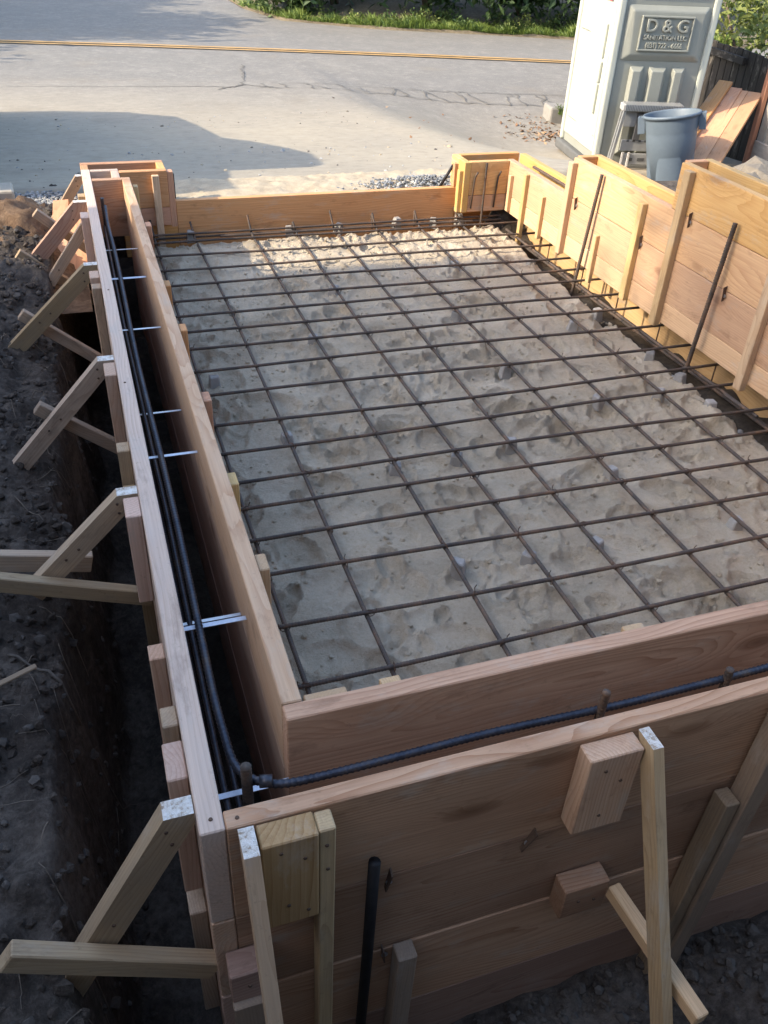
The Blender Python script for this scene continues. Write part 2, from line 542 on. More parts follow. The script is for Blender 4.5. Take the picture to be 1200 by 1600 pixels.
# ---- street: asphalt, dusty apron, markings
def asphalt_mat():
    m, nt, b = mat_new("worn_asphalt")
    g = nt.nodes.new('ShaderNodeNewGeometry'); P = g.outputs['Position']
    n1 = noise_t(nt, P, .35, 5, .6); n2 = noise_t(nt, P, 3.0, 5, .65); n3 = noise_t(nt, P, 90, 4, .75)
    sx = nt.nodes.new('ShaderNodeSeparateXYZ'); nt.links.new(P, sx.inputs[0])
    c = ramp(nt, n3, [(.3, (.120, .113, .102)), (.55, (.195, .184, .165)), (.75, (.30, .283, .25))])
    c = mixc(nt, mth(nt, 'MULTIPLY', mth(nt, 'SUBTRACT', n2, .45, clamp=True), 1.3, clamp=True), c, (.29, .27, .235))
    # dust blown over the apron beside the road (a real cover, thinning out towards the lane)
    along = mth(nt, 'MULTIPLY_ADD', sx.outputs[0], .22, sx.outputs[1])
    d = mth(nt, 'SUBTRACT', 1.0, mth(nt, 'DIVIDE', mth(nt, 'SUBTRACT', along, 8.5), 4.2), clamp=True)
    d = mth(nt, 'MULTIPLY', d, mth(nt, 'MULTIPLY_ADD', n1, 1.5, .05), clamp=True)
    c = mixc(nt, d, c, (.37, .318, .235))
    n4 = noise_t(nt, P, 11.0, 4, .7)
    c = mixc(nt, mth(nt, 'MULTIPLY', mth(nt, 'SUBTRACT', n4, .5, clamp=True), 1.6, clamp=True), c, (.13, .12, .105))
    c = mixc(nt, mth(nt, 'MULTIPLY', mth(nt, 'SUBTRACT', .45, n4, clamp=True), 1.8, clamp=True), c, (.42, .39, .33))
    dirt = mth(nt, 'MULTIPLY', mth(nt, 'SUBTRACT', noise_t(nt, P, 1.1, 5, .7), .56, clamp=True), 4.0, clamp=True)
    c = mixc(nt, mth(nt, 'MULTIPLY', dirt, .55), c, (.20, .165, .12))
    patch = mth(nt, 'MULTIPLY', mth(nt, 'SUBTRACT', n1, .53, clamp=True), 5.0, clamp=True)
    c = mixc(nt, mth(nt, 'MULTIPLY', patch, .45), c, (.17, .165, .155))
    sp = mth(nt, 'MULTIPLY', mth(nt, 'SUBTRACT', noise_t(nt, P, 24, 2, .5), .74, clamp=True), 14.0, clamp=True)
    c = mixc(nt, sp, c, (.10, .09, .075))
    nt.links.new(c, b.inputs['Base Color'])
    b.inputs['Roughness'].default_value = .88
    b.inputs['Specular IOR Level'].default_value = .2
    bump(nt, b, mth(nt, 'ADD', n3, mth(nt, 'MULTIPLY', n2, .5)), .5, .006)
    return m
ASPH = asphalt_mat()
EDGE = 5.22
def edge_y(x):
    return EDGE - .055 * (x - .8) * (1 if x > .8 else 0) + .03 * fbm(x * 2.2, 3.3) + .015 * fbm(x * 11, 5.3)
xs = axis([(-300, -60, 60), (-60, -10, 10), (-10, -1, 1), (-1, 3.4, .06), (3.4, 8, .3), (8, 30, 4), (30, 300, 54)])
def far_edge(x):
    return lerpts([(-300, 60), (3.0, 60), (3.5, 26), (3.7, 20.0), (4.1, 18.2), (5.7, 17.05), (7.5, 16.5), (9.1, 15.85), (30, 9.0), (300, -60)], x)
ts = [0, .004, .012, .03, .06, .09, .13, .18, .24, .31, .40, .5, .62, .75, .88, 1.0]
vts, fcs = [], []
for x in xs:
    y0 = edge_y(x) if -1 <= x <= 3.3 else (EDGE + .05 if x < -1 else 5.05 + 2.4 * sm(3.2, 4.2, x))
    if x > 20: y0 = min(y0, far_edge(x) - 8)
    y1 = max(far_edge(x), y0 + 4)
    for k, t in enumerate(ts):
        y = y0 + (y1 - y0) * t
        vts.append((x, y, (street_h(x, y) if x < 40 else -.94) + .055 * (1 if y < 8 else 1)))
    vts.append((x, y0 - .03 + .012 * fbm(x * 21, 8), street_h(x, y0) - .06))
m_ = len(ts) + 1
for i in range(len(xs) - 1):
    for k in range(len(ts) - 1):
        a = i * m_ + k
        fcs.append((a, a + m_, a + m_ + 1, a + 1))
    a = i * m_ + len(ts)
    fcs.append((a, a + m_, (i + 1) * m_, i * m_))
road = mk("road", vts, fcs, ASPH, smooth=True)
tag(road, kind="structure", label="worn grey asphalt road with a dusty apron")

def road_z(x, y):
    return street_h(x, y) + .055

def ribbon(name, pts, w, dz, mat, jit=0.0, seed=1, kind="structure"):
    rg = rnd(seed)
    vts, fcs = [], []
    for i, (x, y) in enumerate(pts):
        a = Vector(pts[max(0, i - 1)]); b = Vector(pts[min(len(pts) - 1, i + 1)])
        d = (b - a).normalized(); n = Vector((-d.y, d.x))
        for s in (-1, 1):
            q = Vector((x, y)) + n * s * w / 2 * (1 + jit * rg.uniform(-1, 1))
            vts.append((q.x, q.y, road_z(q.x, q.y) + dz))
    for i in range(len(pts) - 1):
        fcs.append((2 * i, 2 * i + 1, 2 * i + 3, 2 * i + 2))
    o = mk(name, vts, fcs, mat)
    fixn(o)
    if kind: tag(o, kind=kind)
    return o
YEL = flat("yellow_road_paint", (.40, .24, .08), .8, 5, .35, coord='Object')
lp = [(-60, 29.5), (-30, 22.5), (-10, 17.75), (-.77, 15.45), (1.28, 15.05), (3.38, 14.54), (5.55, 13.95), (7.71, 13.3), (12, 11.9), (30, 5.5)]
fine = []
for (a, b) in zip(lp, lp[1:]):
    n = max(1, int((Vector(b) - Vector(a)).length / .4))
    for k in range(n):
        fine.append((a[0] + (b[0] - a[0]) * k / n, a[1] + (b[1] - a[1]) * k / n))
fine.append(lp[-1])
for s in (-1, 1):
    o = ribbon("road_marking", [(x + .025 * s, y + .09 * s) for x, y in fine], .095, .016, YEL, .06, 5 + s)
    o["label"] = "faded yellow centre line on the road"
# cracks
CRK = flat("crack_filler", (.125, .118, .105), .95, 20, .3)
CRKG = flat("crack_with_weeds", (.10, .085, .045), .95, 20, .3)
def crack(p0, p1, w, seed, mat=CRK, amp=.05, n=26):
    rg = rnd(seed); pts = []
    for k in range(n + 1):
        t = k / n
        pts.append((p0[0] + (p1[0] - p0[0]) * t + amp * rg.uniform(-1, 1), p0[1] + (p1[1] - p0[1]) * t + amp * rg.uniform(-1, 1)))
    ribbon("road_crack", pts, w, .012, mat, .8, seed)
crack((2.12, 11.6), (2.42, 13.3), .020, 3, CRK, .03, 22)
crack((1.78, 11.3), (2.14, 11.68), .026, 4)
crack((2.14, 11.66), (2.5, 11.35), .02, 6)
crack((-.6, 11.75), (2.0, 11.5), .016, 7, CRK, .035, 40)
crack((2.3, 11.4), (6.6, 10.75), .016, 8, CRK, .03, 60)
crack((2.5, 11.8), (6.6, 11.2), .014, 9, CRK, .025, 60)
for i in range(16):
    rg = rnd(40 + i)
    x = 2.4 + i * .25
    crack((x, 11.35 - (x - 2.4) * .15), (x + .25 * rg.uniform(-1, 1), 11.78 - (x - 2.4) * .145), .014, 50 + i, CRK, .03, 6)

# ------------------------------------------------------------------ trench floor + sand bed inside the forms
TR = soil_mat("trench_earth", (.022, .018, .015), (.05, .041, .033), (.095, .078, .06), (.2, .17, .14), .8)
gx = axis([(0.075, 2.53, .03)]); gy = axis([(.89, 4.95, .03)])
vts = []
for y in gy:
    for x in gx:
        vts.append((x, y, -.74 + .05 * fbm(x * 5, y * 5, 1) + .28 * sm(2.2, 2.42, x) + .22 * sm(4.6, 4.8, y)))
nx = len(gx)
trench = mk("trench_floor", vts, [(j * nx + i, j * nx + i + 1, (j + 1) * nx + i + 1, (j + 1) * nx + i) for j in range(len(gy) - 1) for i in range(nx - 1)], TR, smooth=True)
tag(trench, kind="structure", label="bare earth at the bottom of the footing trenches")

def sand_mat():
    m, nt, b = mat_new("damp_sand")
    g = nt.nodes.new('ShaderNodeNewGeometry'); P = g.outputs['Position']
    n1 = noise_t(nt, P, 4.5, 5, .6); n2 = noise_t(nt, P, 70, 5, .75); n3 = noise_t(nt, P, 330, 3, .7)
    sx = nt.nodes.new('ShaderNodeSeparateXYZ'); nt.links.new(P, sx.inputs[0])
    k = mth(nt, 'ADD', mth(nt, 'MULTIPLY', n1, .6), mth(nt, 'MULTIPLY', n2, .4))
    c = ramp(nt, k, [(.34, (.42, .345, .25)), (.5, (.535, .45, .335)), (.66, (.63, .55, .43))])
    c = mixc(nt, mth(nt, 'MULTIPLY', mth(nt, 'SUBTRACT', n3, .5, clamp=True), 1.4, clamp=True), c, (.22, .19, .15))
    nt.links.new(c, b.inputs['Base Color'])
    b.inputs['Roughness'].default_value = .95
    b.inputs['Specular IOR Level'].default_value = .15
    bump(nt, b, mth(nt, 'ADD', mth(nt, 'MULTIPLY', n2, 1.0), mth(nt, 'MULTIPLY', n3, .5)), 1.0, .013)
    return m
SAND = sand_mat()
rg = rnd(11)
dents = []
for i in range(350):
    x = rg.uniform(.3, 2.35); y = rg.uniform(1.08, 4.75)
    a = rg.uniform(0, math.pi); L_ = rg.uniform(.035, .13); W_ = L_ * rg.uniform(.4, .85)
    dents.append((x, y, math.cos(a), math.sin(a), L_, W_, rg.uniform(.010, .030), rg.uniform(.35, .9)))
cell = {}
for d in dents:
    for i in range(int((d[0] - .25) * 5), int((d[0] + .25) * 5) + 1):
        for j in range(int((d[1] - .25) * 5), int((d[1] + .25) * 5) + 1):
            cell.setdefault((i, j), []).append(d)
def sand_h(x, y):
    z = -.392 + .014 * fbm(x * 2.0, y * 2.0, 0, 4) + .009 * fbm(x * 7, y * 7, 3, 3) + .004 * abs(fbm(x * 24, y * 24, 7, 4)) + .0045 * (fbm(x * 58, y * 58, 1, 2) * (.35 + abs(fbm(x * 5, y * 5, 12, 2))))
    for (dx, dy, c, s, L_, W_, dp, rim) in cell.get((int(x * 5), int(y * 5)), ()):
        u = ((x - dx) * c + (y - dy) * s) / L_; v = (-(x - dx) * s + (y - dy) * c) / W_
        q = u * u + v * v
        if q < 3.0:
            z -= dp * (1 - .6 * sm(3.9, 4.3, y)) * (1 - q) ** .30 * (.8 + .4 * fbm(x * 18, y * 18, 5, 2)) if q < 1 else 0
            z += dp * rim * math.exp(-((math.sqrt(q) - 1.10) / .12) ** 2) * (.6 + .6 * fbm(x * 40, y * 40, 2, 2))
    # crumbly heap at the street end
    f = sm(3.9, 4.45, y)
    if f > 0:
        n_ = fbm(x * 9, y * 9, 11, 4)
        z += f * (.022 + .016 * abs(n_) + .012 * max(0, fbm(x * 21, y * 21, 4, 2)))
    # falls away into the footing trenches
    e = 2.335 + .035 * fbm(y * 2.4, 2.2) + .012 * fbm(y * 13, 6)
    z -= .30 * sm(e - .03, e + .11, x)
    ef = 4.705 + .03 * fbm(x * 2.4, 9.2)
    z -= .10 * sm(ef - .02, ef + .07, y)
    z -= .33 * (1 - sm(.2, .27, x)) + .33 * (1 - sm(1.0, 1.07, y))
    return z
gx = axis([(.225, .27, .0115), (.27, 2.5, .0085)]); gy = axis([(.98, 2.8, .0075), (2.8, 4.85, .0115)])
vts = [(x, y, sand_h(x, y)) for y in gy for x in gx]
nx = len(gx)
sand = mk("sand_bed", vts, [(j * nx + i, j * nx + i + 1, (j + 1) * nx + i + 1, (j + 1) * nx + i) for j in range(len(gy) - 1) for i in range(nx - 1)], SAND, smooth=True)
tag(sand, kind="structure", label="trodden sand bed under the reinforcing mat")

# ------------------------------------------------------------------ FORMWORK
T = .040
# --- left outer form
fl = thing("formwork_wall", "long outer board form along the dark earth bank, held by short kickers", "formwork", (.048, 2.6, -1.05))
zb = [0, -.275, -.55, -.825, -1.08]
for i in range(4):
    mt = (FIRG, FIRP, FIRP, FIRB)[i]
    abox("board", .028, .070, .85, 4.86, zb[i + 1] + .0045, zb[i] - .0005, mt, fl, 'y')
# stakes and strongbacks nailed on its outside
for (y, z0, z1, w, t) in ((1.02, -.36, -.012, .085, .036), (1.13, -.9, -.02, .05, .03), (.99, -.8, -.40, .075, .034), (1.47, -1.0, -.18, .05, .035),
                          (1.80, -.28, -.004, .085, .038), (2.13, -1.0, -.03, .05, .034), (2.06, -.9, -.13, .06, .034), (2.56, -.30, -.004, .09, .036),
                          (2.70, -.9, -.12, .05, .03), (3.38, -.62, -.004, .075, .036), (3.30, -.7, -.02, .05, .034), (4.12, -.5, -.004, .085, .036), (4.52, -.4, -.03, .05, .034)):
    abox("stake", .027 - t, .027, y - w / 2, y + w / 2, z0, z1, FIRP if t > .0345 else STK, fl, 'z')
# nail heads on the corner
def disc_mesh(r, mat, n=10):
    vts = [(r * math.cos(2 * math.pi * k / n), r * math.sin(2 * math.pi * k / n), 0) for k in range(n)]
    vts += [(v[0] * .8, v[1] * .8, .002) for v in vts]
    fcs = [tuple(range(n, 2 * n))] + [(k, (k + 1) % n, n + (k + 1) % n, n + k) for k in range(n)]
    me = bpy.data.meshes.new("nail_head"); me.from_pydata(vts, [], fcs); me.materials.append(mat)
    return me
NAIL = disc_mesh(.0038, RUSTY)
for (x, y) in ((.05, .875), (.046, 2.45), (.05, 3.2)):
    inst("nail_head", NAIL, fl, Matrix.Translation((x, y, -.0004)))

# --- front outer form
ff = thing("formwork_wall", "tall outer form of reddish planks facing the pit, braced by two props", "formwork", (1.3, .867, -1.08))
for i in range(4):
    rg = rnd(70 + i)
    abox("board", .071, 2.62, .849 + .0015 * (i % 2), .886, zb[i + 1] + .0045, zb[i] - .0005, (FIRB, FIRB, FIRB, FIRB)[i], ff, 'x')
inst("nail_head", NAIL, ff, Matrix.Translation((.092, .866, -.0004)))
# cleats and stakes on its outside
abox("cleat", .118, .214, .800, .847, -.250, -.004, PLY, ff, 'z')
abox("stake", .2155, .245, .806, .8465, -1.0, -.008, STK, ff, 'z')
abox("cleat", .045, .128, .796, .8475, -.47, -.375, FIRB, ff, 'x')
abox("cleat", .722, .835, .804, .8475, -.235, -.012, FIRP, ff, 'z')
abox("cleat", .752, .86, .800, .8475, -.555, -.452, FIRB, ff, 'x')
board("stake", (.075, .80, -.47), (.082, .795, -1.0), .06, .035, STK, ff, up=(1, 0, 0))
board("stake", (1.178, .818, -.02), (1.142, .812, -1.0), .045, .050, STKD, ff, up=(1, 0, 0))
board("stake", (1.122, .822, -.292), (1.10, .818, -1.0), .036, .045, STKD, ff, up=(1, 0, 0))
board("stake", (.405, .825, -.53), (.398, .822, -1.0), .042, .04, STKD, ff, up=(1, 0, 0))
for (x, y, z) in ((.15, .7995, -.03), (.19, .7995, -.06), (.16, .7995, -.19), (.195, .7995, -.22), (.229, .8055, -.05), (.231, .8055, -.12), (.76, .8035, -.05), (.80, .8035, -.09), (.775, .8035, -.19), (.08, .7955, -.42), (.79, .7995, -.50), (.83, .7995, -.51)):
    inst("nail_head", NAIL, ff, Matrix.Translation((x, y, z)) @ Matrix.Rotation(R(90), 4, 'X'))
def wedge_tie(parent, M):
    vts = [(-.0015, 0, .030), (-.0015, -.016, .024), (-.0015, -.010, -.034), (-.0015, 0, -.030),
           (.0015, 0, .030), (.0015, -.016, .024), (.0015, -.010, -.034), (.0015, 0, -.030)]
    fcs = [(0, 1, 2, 3), (7, 6, 5, 4), (0, 4, 5, 1), (1, 5, 6, 2), (2, 6, 7, 3), (3, 7, 4, 0)]
    o = mk("form_tie_wedge", vts, fcs, RUSTY, parent, M); fixn(o)
    n = 8
    v2 = []
    for k in range(n):
        a = math.pi * 2 * k / n
        v2 += [(.007 * math.cos(a), -.006, .007 * math.sin(a)), (.007 * math.cos(a), -.003, .007 * math.sin(a))]
    f2 = [(2 * k, 2 * k + 1, (2 * k + 3) % (2 * n), (2 * k + 2) % (2 * n)) for k in range(n)] + [tuple(range(0, 2 * n, 2))]
    c = mk("tie_end", v2, f2, STEEL, o, M @ Matrix.Translation((.003, 0, -.01))); fixn(c)
    return o
for (x, z, a) in ((.361, -.275, 8), (.363, -.552, -6), (.657, -.275, 24), (1.226, -.55, 30), (1.75, -.275, 10)):
    wedge_tie(ff, Matrix.Translation((x, .847, z)) @ Matrix.Rotation(R(a), 4, 'Y'))

# --- left inner form
il = thing("formwork_wall", "long inner form of pale pinkish boards between the trench and the sand", "formwork", (.236, 2.8, -.29))
abox("board", .2165, .256, 1.0835, 4.652, -.188, -.0005, FIRP, il, 'y')
abox("board", .2170, .2555, 1.0835, 4.652, -.288, -.1905, FIRP, il, 'y')
abox("liner_board", .2180, .2365, 1.084, 4.651, -.515, -.2895, FIRB, il, 'y')
abox("liner_board", .2175, .2370, 1.084, 4.651, -.745, -.5175, FIRB, il, 'y')
for (y, top) in ((2.84, -.012), (2.33, -.012), (1.52, -.012), (3.95, -.006), (1.9, -.03), (3.3, -.03)):
    abox("stake", .257, .283, y - .03, y + .03, -.62, top, FIRO if y > 1.9 else STKY, il, 'z')

# --- front inner form
fi = thing("formwork_wall", "single brown plank form hung inside the front trench", "formwork", (1.3, 1.06, -.29))
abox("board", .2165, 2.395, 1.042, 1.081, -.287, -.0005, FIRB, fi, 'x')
for (x, w) in ((.305, .085), (.437, .042), (.99, .05), (1.55, .05)):
    abox("stake", x - w / 2, x + w / 2, 1.082, 1.105, -.6, -.012, STKY, fi, 'z')

# --- trench end at the far left + the corner box
le = thing("formwork_box", "narrow timber box closing the far end of the long trench", "formwork", (.15, 4.7, -.29))
abox("board", .071, .2565, 4.654, 4.690, -.287, -.001, FIRB, le, 'x')
abox("board", .172, .2105, 4.692, 4.825, -.287, -.0015, FIRG, le, 'y')
abox("board", .071, .2105, 4.827, 4.862, -.287, -.002, FIRG, le, 'x')
bx = thing("formwork_box", "orange sunlit timber box for a post beside the far low kerb board", "formwork", (.25, 4.88, -.33))
abox("board", .2125, .452, 4.790, 4.828, -.190, -.002, FIRO, bx, 'x')
abox("board", .2575, .452, 4.791, 4.827, -.287, -.1925, FIRO, bx, 'x')
abox("board", .028, .452, 4.965, 5.003, -.190, -.002, FIRO, bx, 'x')
abox("board", .028, .066, 4.864, 4.963, -.190, -.003, FIRO, bx, 'y')
abox("board", .414, .452, 4.829, 4.963, -.190, -.003, FIRY, bx, 'y')
abox("stake", .372, .408, 4.762, 4.789, -.46, -.020, STKY, bx, 'z')
abox("stake", .453, .485, 4.80, 4.85, -.30, -.012, FIRO, bx, 'z')
abox("stake", .264, .288, 4.62, 4.66, -.33, -.03, STKY, bx, 'z')
abox("clamp_bar", .4865, .493, 4.83, 4.86, -.16, -.03, BLACKP, bx, 'z')

# --- far kerb board
fk = thing("formwork_board", "low orange brown plank form along the street end of the sand", "formwork", (1.3, 4.82, -.46))
abox("board", .486, 2.108, 4.800, 4.838, -.452, -.163, FIRO, fk, 'x')
abox("board", .20, .4845, 4.8005, 4.838, -.452, -.2895, FIRO, fk, 'x')
abox("board", 2.11, 2.50, 4.8005, 4.838, -.452, -.2895, FIRO, fk, 'x')

# --- right pilaster box
rp = thing("formwork_box", "sunlit timber box of two nested boards at the far right corner", "formwork", (2.28, 4.8, -.29))
abox("board", 2.152, 2.394, 4.712, 4.750, -.188, -.002, FIR, rp, 'x')
abox("board", 2.152, 2.394, 4.713, 4.749, -.284, -.1905, FIR, rp, 'x')
abox("board", 2.112, 2.150, 4.705, 4.795, -.284, -.002, FIRY, rp, 'y')
abox("board", 2.112, 2.150, 4.797, 4.905, -.160, -.002, FIRY, rp, 'y')
abox("board", 2.152, 2.532, 4.868, 4.906, -.284, -.001, FIRO, rp, 'x')
abox("cleat", 2.088, 2.111, 4.72, 4.755, -.285, -.05, FIRY, rp, 'z')
abox("cleat", 2.090, 2.1115, 4.80, 4.84, -.16, -.03, FIRO, rp, 'z')

# --- right inner form (steps up towards the pit)
ri = thing("formwork_wall", "stepped inner form of bright fir boards in full sun", "formwork", (2.415, 2.9, -.29))
for (y0, y1, z0, z1, mt) in ((1.083, 4.748, -.284, -.1905, FIRY), (1.083, 4.748, -.1885, -.001, FIR),
                             (1.083, 4.012, .0015, .188, FIR), (1.083, 3.155, .1905, .378, FIR)):
    abox("board", 2.396 + (.001 if z0 > 0 else 0), 2.434, y0, y1, z0, z1, mt, ri, 'y')
for (y, z0, z1, w, t) in ((4.462, -.42, -.012, .032, .024), (4.650, -.27, -.066, .026, .022), (4.246, -.30, -.072, .026, .022), (3.985, -.29, .172, .042, .030),
                       (3.662, -.33, -.09, .030, .022), (3.338, -.29, .160, .040, .028), (3.068, -.30, .366, .044, .030), (2.448, -.31, .36, .044, .030), (1.75, -.31, .36, .044, .030)):
    abox("stake", 2.3955 - t, 2.3955, y - w / 2, y + w / 2, z0, z1, STKY, ri, 'z')
for (y, z) in ((3.911, -.01), (3.304, -.006), (3.004, .188), (2.685, -.006), (2.2, .188)):
    wedge_tie(ri, Matrix.Translation((2.3935, y, z)) @ Matrix.Rotation(R(-90), 4, 'Z'))

# --- right outer form
ro = thing("formwork_wall", "stepped outer form of fir boards on the side of the grey bin", "formwork", (2.555, 2.9, -.95))
for (y0, y1, z0, z1, mt) in ((.888, 4.866, -.56, -.285, FIRY), (.888, 4.866, -.95, -.5625, FIRY), (.888, 4.866, -.2825, -.003, FIRY),
                             (.888, 4.05, .0, .187, FIR), (.888, 3.195, .1895, .377, FIRY)):
    abox("board", 2.534, 2.572, y0, y1, z0, z1, mt, ro, 'y')
# end caps of the steps
abox("end_board", 2.436, 2.5325, 4.012, 4.048, .003, .187, FIRO, ro, 'x')
abox("end_board", 2.436, 2.5325, 3.156, 3.192, .1905, .377, FIRO, ro, 'x')
inst("nail_head", NAIL, ro, Matrix.Translation((2.5335, 4.45, -.06)) @ Matrix.Rotation(R(-90), 4, 'Y') @ Matrix.Scale(2.5, 4))
# thin dark rail laid in the slot
board("spacer_strip", (2.492, 4.60, -.012), (2.492, 4.06, -.012), .012, .018, RUSTY, ro)

# ------------------------------------------------------------------ BRACES (kickers) outside the left form
def kicker(label, y0, y1, foot, width, strut=None, st_y=None, sw=.045, top_x=.026, flat_len=.05, ymat=STK, ztop=-.001):
    """kicker: plank face towards the pit, its head cut level with the form; strut: (xa,za,xb,zb)"""
    t = thing("timber_kicker", label, "brace", ((foot[0] + .0) , (y0 + y1) / 2, foot[1]))
    ax, az = top_x, ztop
    fx, fz = foot
    d = Vector((fx - (ax - flat_len), fz - az)).normalized()
    n = Vector((-d.y, d.x))
    if n.y > 0: n = -n
    A = Vector((ax - flat_len, az)); B = Vector((fx, fz)); 
    A2 = A + n * width; B2 = B + n * width
    # lower edge runs up to the form face
    k = (ax - A2.x) / (-d.x)
    A3 = A2 - d * k
    if A3.y > az - .01: A3.y = az - .01
    poly = [(ax, az), (A.x, A.y), (B.x, B.y), (B2.x, B2.y), (A3.x, A3.y)]
    prism_y("kicker", poly, y0, y1, [ymat, WHITE], t, white={0})
    for (u, w_) in ((.05, .3), (.10, .7), (.5, .5), (.62, .4)):
        q = A + d * (u * (B - A).length) + n * width * w_
        inst("nail_head", NAIL, t, Matrix.Translation((q.x, y0 - .0003, q.y)) @ Matrix.Rotation(R(90), 4, 'X'))
    if strut:
        xa, za, xb, zb_ = strut
        board("strut", (xa, st_y, za), (xb, st_y, zb_), sw, .032, STK, t, up=(0, 0, 1))
    return t
kicker("short weathered kicker and wide strut at the corner by the pit", .895, .932, (-.30, -.50), .057, (-.31, -.228, .026, -.455), .872, .050)
kicker("pale kicker with whitened head crossing two struts over the bank", 1.85, 1.885, (-.285, -.255), .052, (-.46, -.145, .026, -.325), 1.828, .044)
t_ = thing("timber_strut", "loose plank end lying on the bank behind a pair of crossed sticks", "timber", (-.4, 2.0, -.2))
board("plank", (-.62, 1.97, -.17), (-.12, 1.99, -.30), .055, .03, STK, t_)
kicker("kicker with a thin whitened head above two nailed side blocks", 2.615, 2.65, (-.345, -.345), .052, (-.235, -.170, .02, -.375), 2.675, .042)
kicker("kicker beside the doubled stake, strut running under its middle", 3.47, 3.505, (-.375, -.325), .060, (-.295, -.205, -.02, -.44), 3.54, .045)
kicker("long reddish kicker crossing over a nailed horizontal strut", 4.30, 4.335, (-.47, -.455), .066, (-.315, -.215, .0, -.47), 4.28, .05, ymat=FIRB, top_x=.028, flat_len=.06)
kicker("greyish kicker tucked behind the long reddish one", 4.17, 4.20, (-.33, -.475), .045, (-.21, -.06, .02, -.265), 4.38, .042, flat_len=.015, ztop=-.03)
kicker("farthest short kicker at the end of the long form", 4.74, 4.775, (-.215, -.29), .045, ymat=STK, flat_len=.03)
# sunlit scraps of plank beside the bank
for i, (p0, p1, w) in enumerate((((-.09, 4.75, -.12), (-.14, 4.45, -.34), .08), ((-.02, 4.62, -.18), (-.07, 4.36, -.42), .09))):
    t_ = thing("timber_scrap", ("orange plank offcut leaning on the bank behind the far kickers", "orange plank offcut standing low behind the far kickers")[i], "timber", p1)
    board("plank", p0, p1, w, .02, FIRO, t_, up=(1, 0, .3))

# ------------------------------------------------------------------ PROPS in front of the front form
def prop(label, pts, mats, loc):
    t = thing("timber_prop", label, "brace", loc)
    return t
p1 = thing("timber_prop", "thin yellowish prop with a whitened head leaning on the corner cleat", "brace", (.105, .52, -1.0))
def stick(name, top, bot, wx, wy, mat, parent, white=True):
    """plank on edge leaning towards the viewer; head cut level, whitened"""
    (x0, y0, z0), (x1, y1, z1) = top, bot
    d = Vector((x1 - x0, y1 - y0, z1 - z0))
    # cross section wx by wy, level head
    hx, hy = wx / 2, wy / 2
    vts = []
    for (px_, py_, pz_) in (top, bot):
        for (sx, sy) in ((-1, -1), (1, -1), (1, 1), (-1, 1)):
            vts.append(Vector((px_ + sx * hx, py_ + sy * hy, pz_)))
    c = (Vector(top) + Vector(bot)) / 2
    dz = d.normalized(); ax = Vector((1, 0, 0)); ay = dz.cross(ax).normalized(); ax = ay.cross(dz).normalized()
    Rm = Matrix((dz, ax, ay)).transposed()
    Mi = Rm.inverted()
    loc = [tuple(Mi @ (v - c)) for v in vts]
    fcs = [(0, 1, 2, 3), (7, 6, 5, 4), (0, 4, 5, 1), (1, 5, 6, 2), (2, 6, 7, 3), (3, 7, 4, 0)]
    o = mk(name, loc, fcs, [mat, WHITE], parent, Matrix.Translation(c) @ Rm.to_4x4(), mids=[1 if white else 0, 0, 0, 0, 0, 0])
    return fixn(o)
stick("prop", (.101, .812, .006), (.112, .475, -1.03), .026, .056, STKY, p1)
stick("splint", (.135, .66, -.50), (.15, .56, -1.02), .02, .05, STK, p1, white=False)
p2 = thing("timber_prop", "pale prop nailed beside the pink cleat with a stub strut across it", "brace", (.865, .33, -1.02))
stick("prop", (.848, .812, .004), (.862, .335, -1.04), .0225, .05, STK, p2)
board("strut", (.872, .80, -.49), (.905, .515, -.505), .036, .030, STKY, p2)
rod = tube("steel_stake", arc([(.325, .828, -.178), (.322, .826, -.5), (.312, .824, -1.05)]), .0115, BLACKP, sides=12)
tag(rod, "round black steel stake driven in front of the plank form", "stake")

# ------------------------------------------------------------------ REBAR MAT
mat_ = thing("rebar_mat", "tied grid of rusty reinforcing bars over the sand bed", "rebar mat", (1.35, 2.9, -.41))
CY = [4.65, 4.45, 4.26, 4.06, 3.87, 3.70, 3.51, 3.34, 3.14, 2.93, 2.71, 2.53, 2.33, 2.175, 2.01, 1.84, 1.64, 1.44]
LX = [.345, .575, .882, 1.122, 1.345, 1.60, 1.855, 2.11]
ZL, ZC = -.352, -.340
rb = .0062
def sag(t, k, amp):
    return amp * math.sin(t * math.pi * 2.3 + k * 1.7)
for i, y in enumerate(CY):
    pts = []
    x0 = .305 if i not in (0, 1) else .29
    x1 = 2.492
    for k in range(25):
        x = x0 + (x1 - x0) * k / 24
        pts.append((x, y + .007 * math.sin(x * 1.9 + i * 2.1) + .012 * math.sin(x * .9 + i), ZC + .003 * math.sin(x * 3.1 + i * 1.3) - .004 * sm(1.8, 2.5, x)))
    tube("cross_bar", pts, rb, REBAR, mat_, 8, True)
for i, x in enumerate(LX):
    pts = []
    for k in range(33):
        y = 1.085 + (4.70 - 1.085) * k / 32
        pts.append((x + .006 * math.sin(y * 1.6 + i * 1.9) + (-.012 * sm(3.6, 4.7, y) if i == 1 else 0), y, ZL + .003 * math.sin(y * 2.7 + i)))
    # hooked or lifted far end
    ex = pts[-1][0]
    if i in (3, 5, 6):
        pts += [(ex - .005, 4.745, -.318), (ex - .008, 4.775, -.270), (ex - .012, 4.765, -.300), (ex - .012, 4.75, -.36)] if i != 3 else [(ex - .005, 4.745, -.33), (ex - .01, 4.77, -.29), (ex - .01, 4.768, -.37)]
    else:
        pts += [(ex - .004, 4.74, -.328), (ex - .012, 4.79, -.255 - .02 * (i % 2))]
    tube("lengthwise_bar", arc(pts, 4, .03), rb, REBAR, mat_, 8, True)
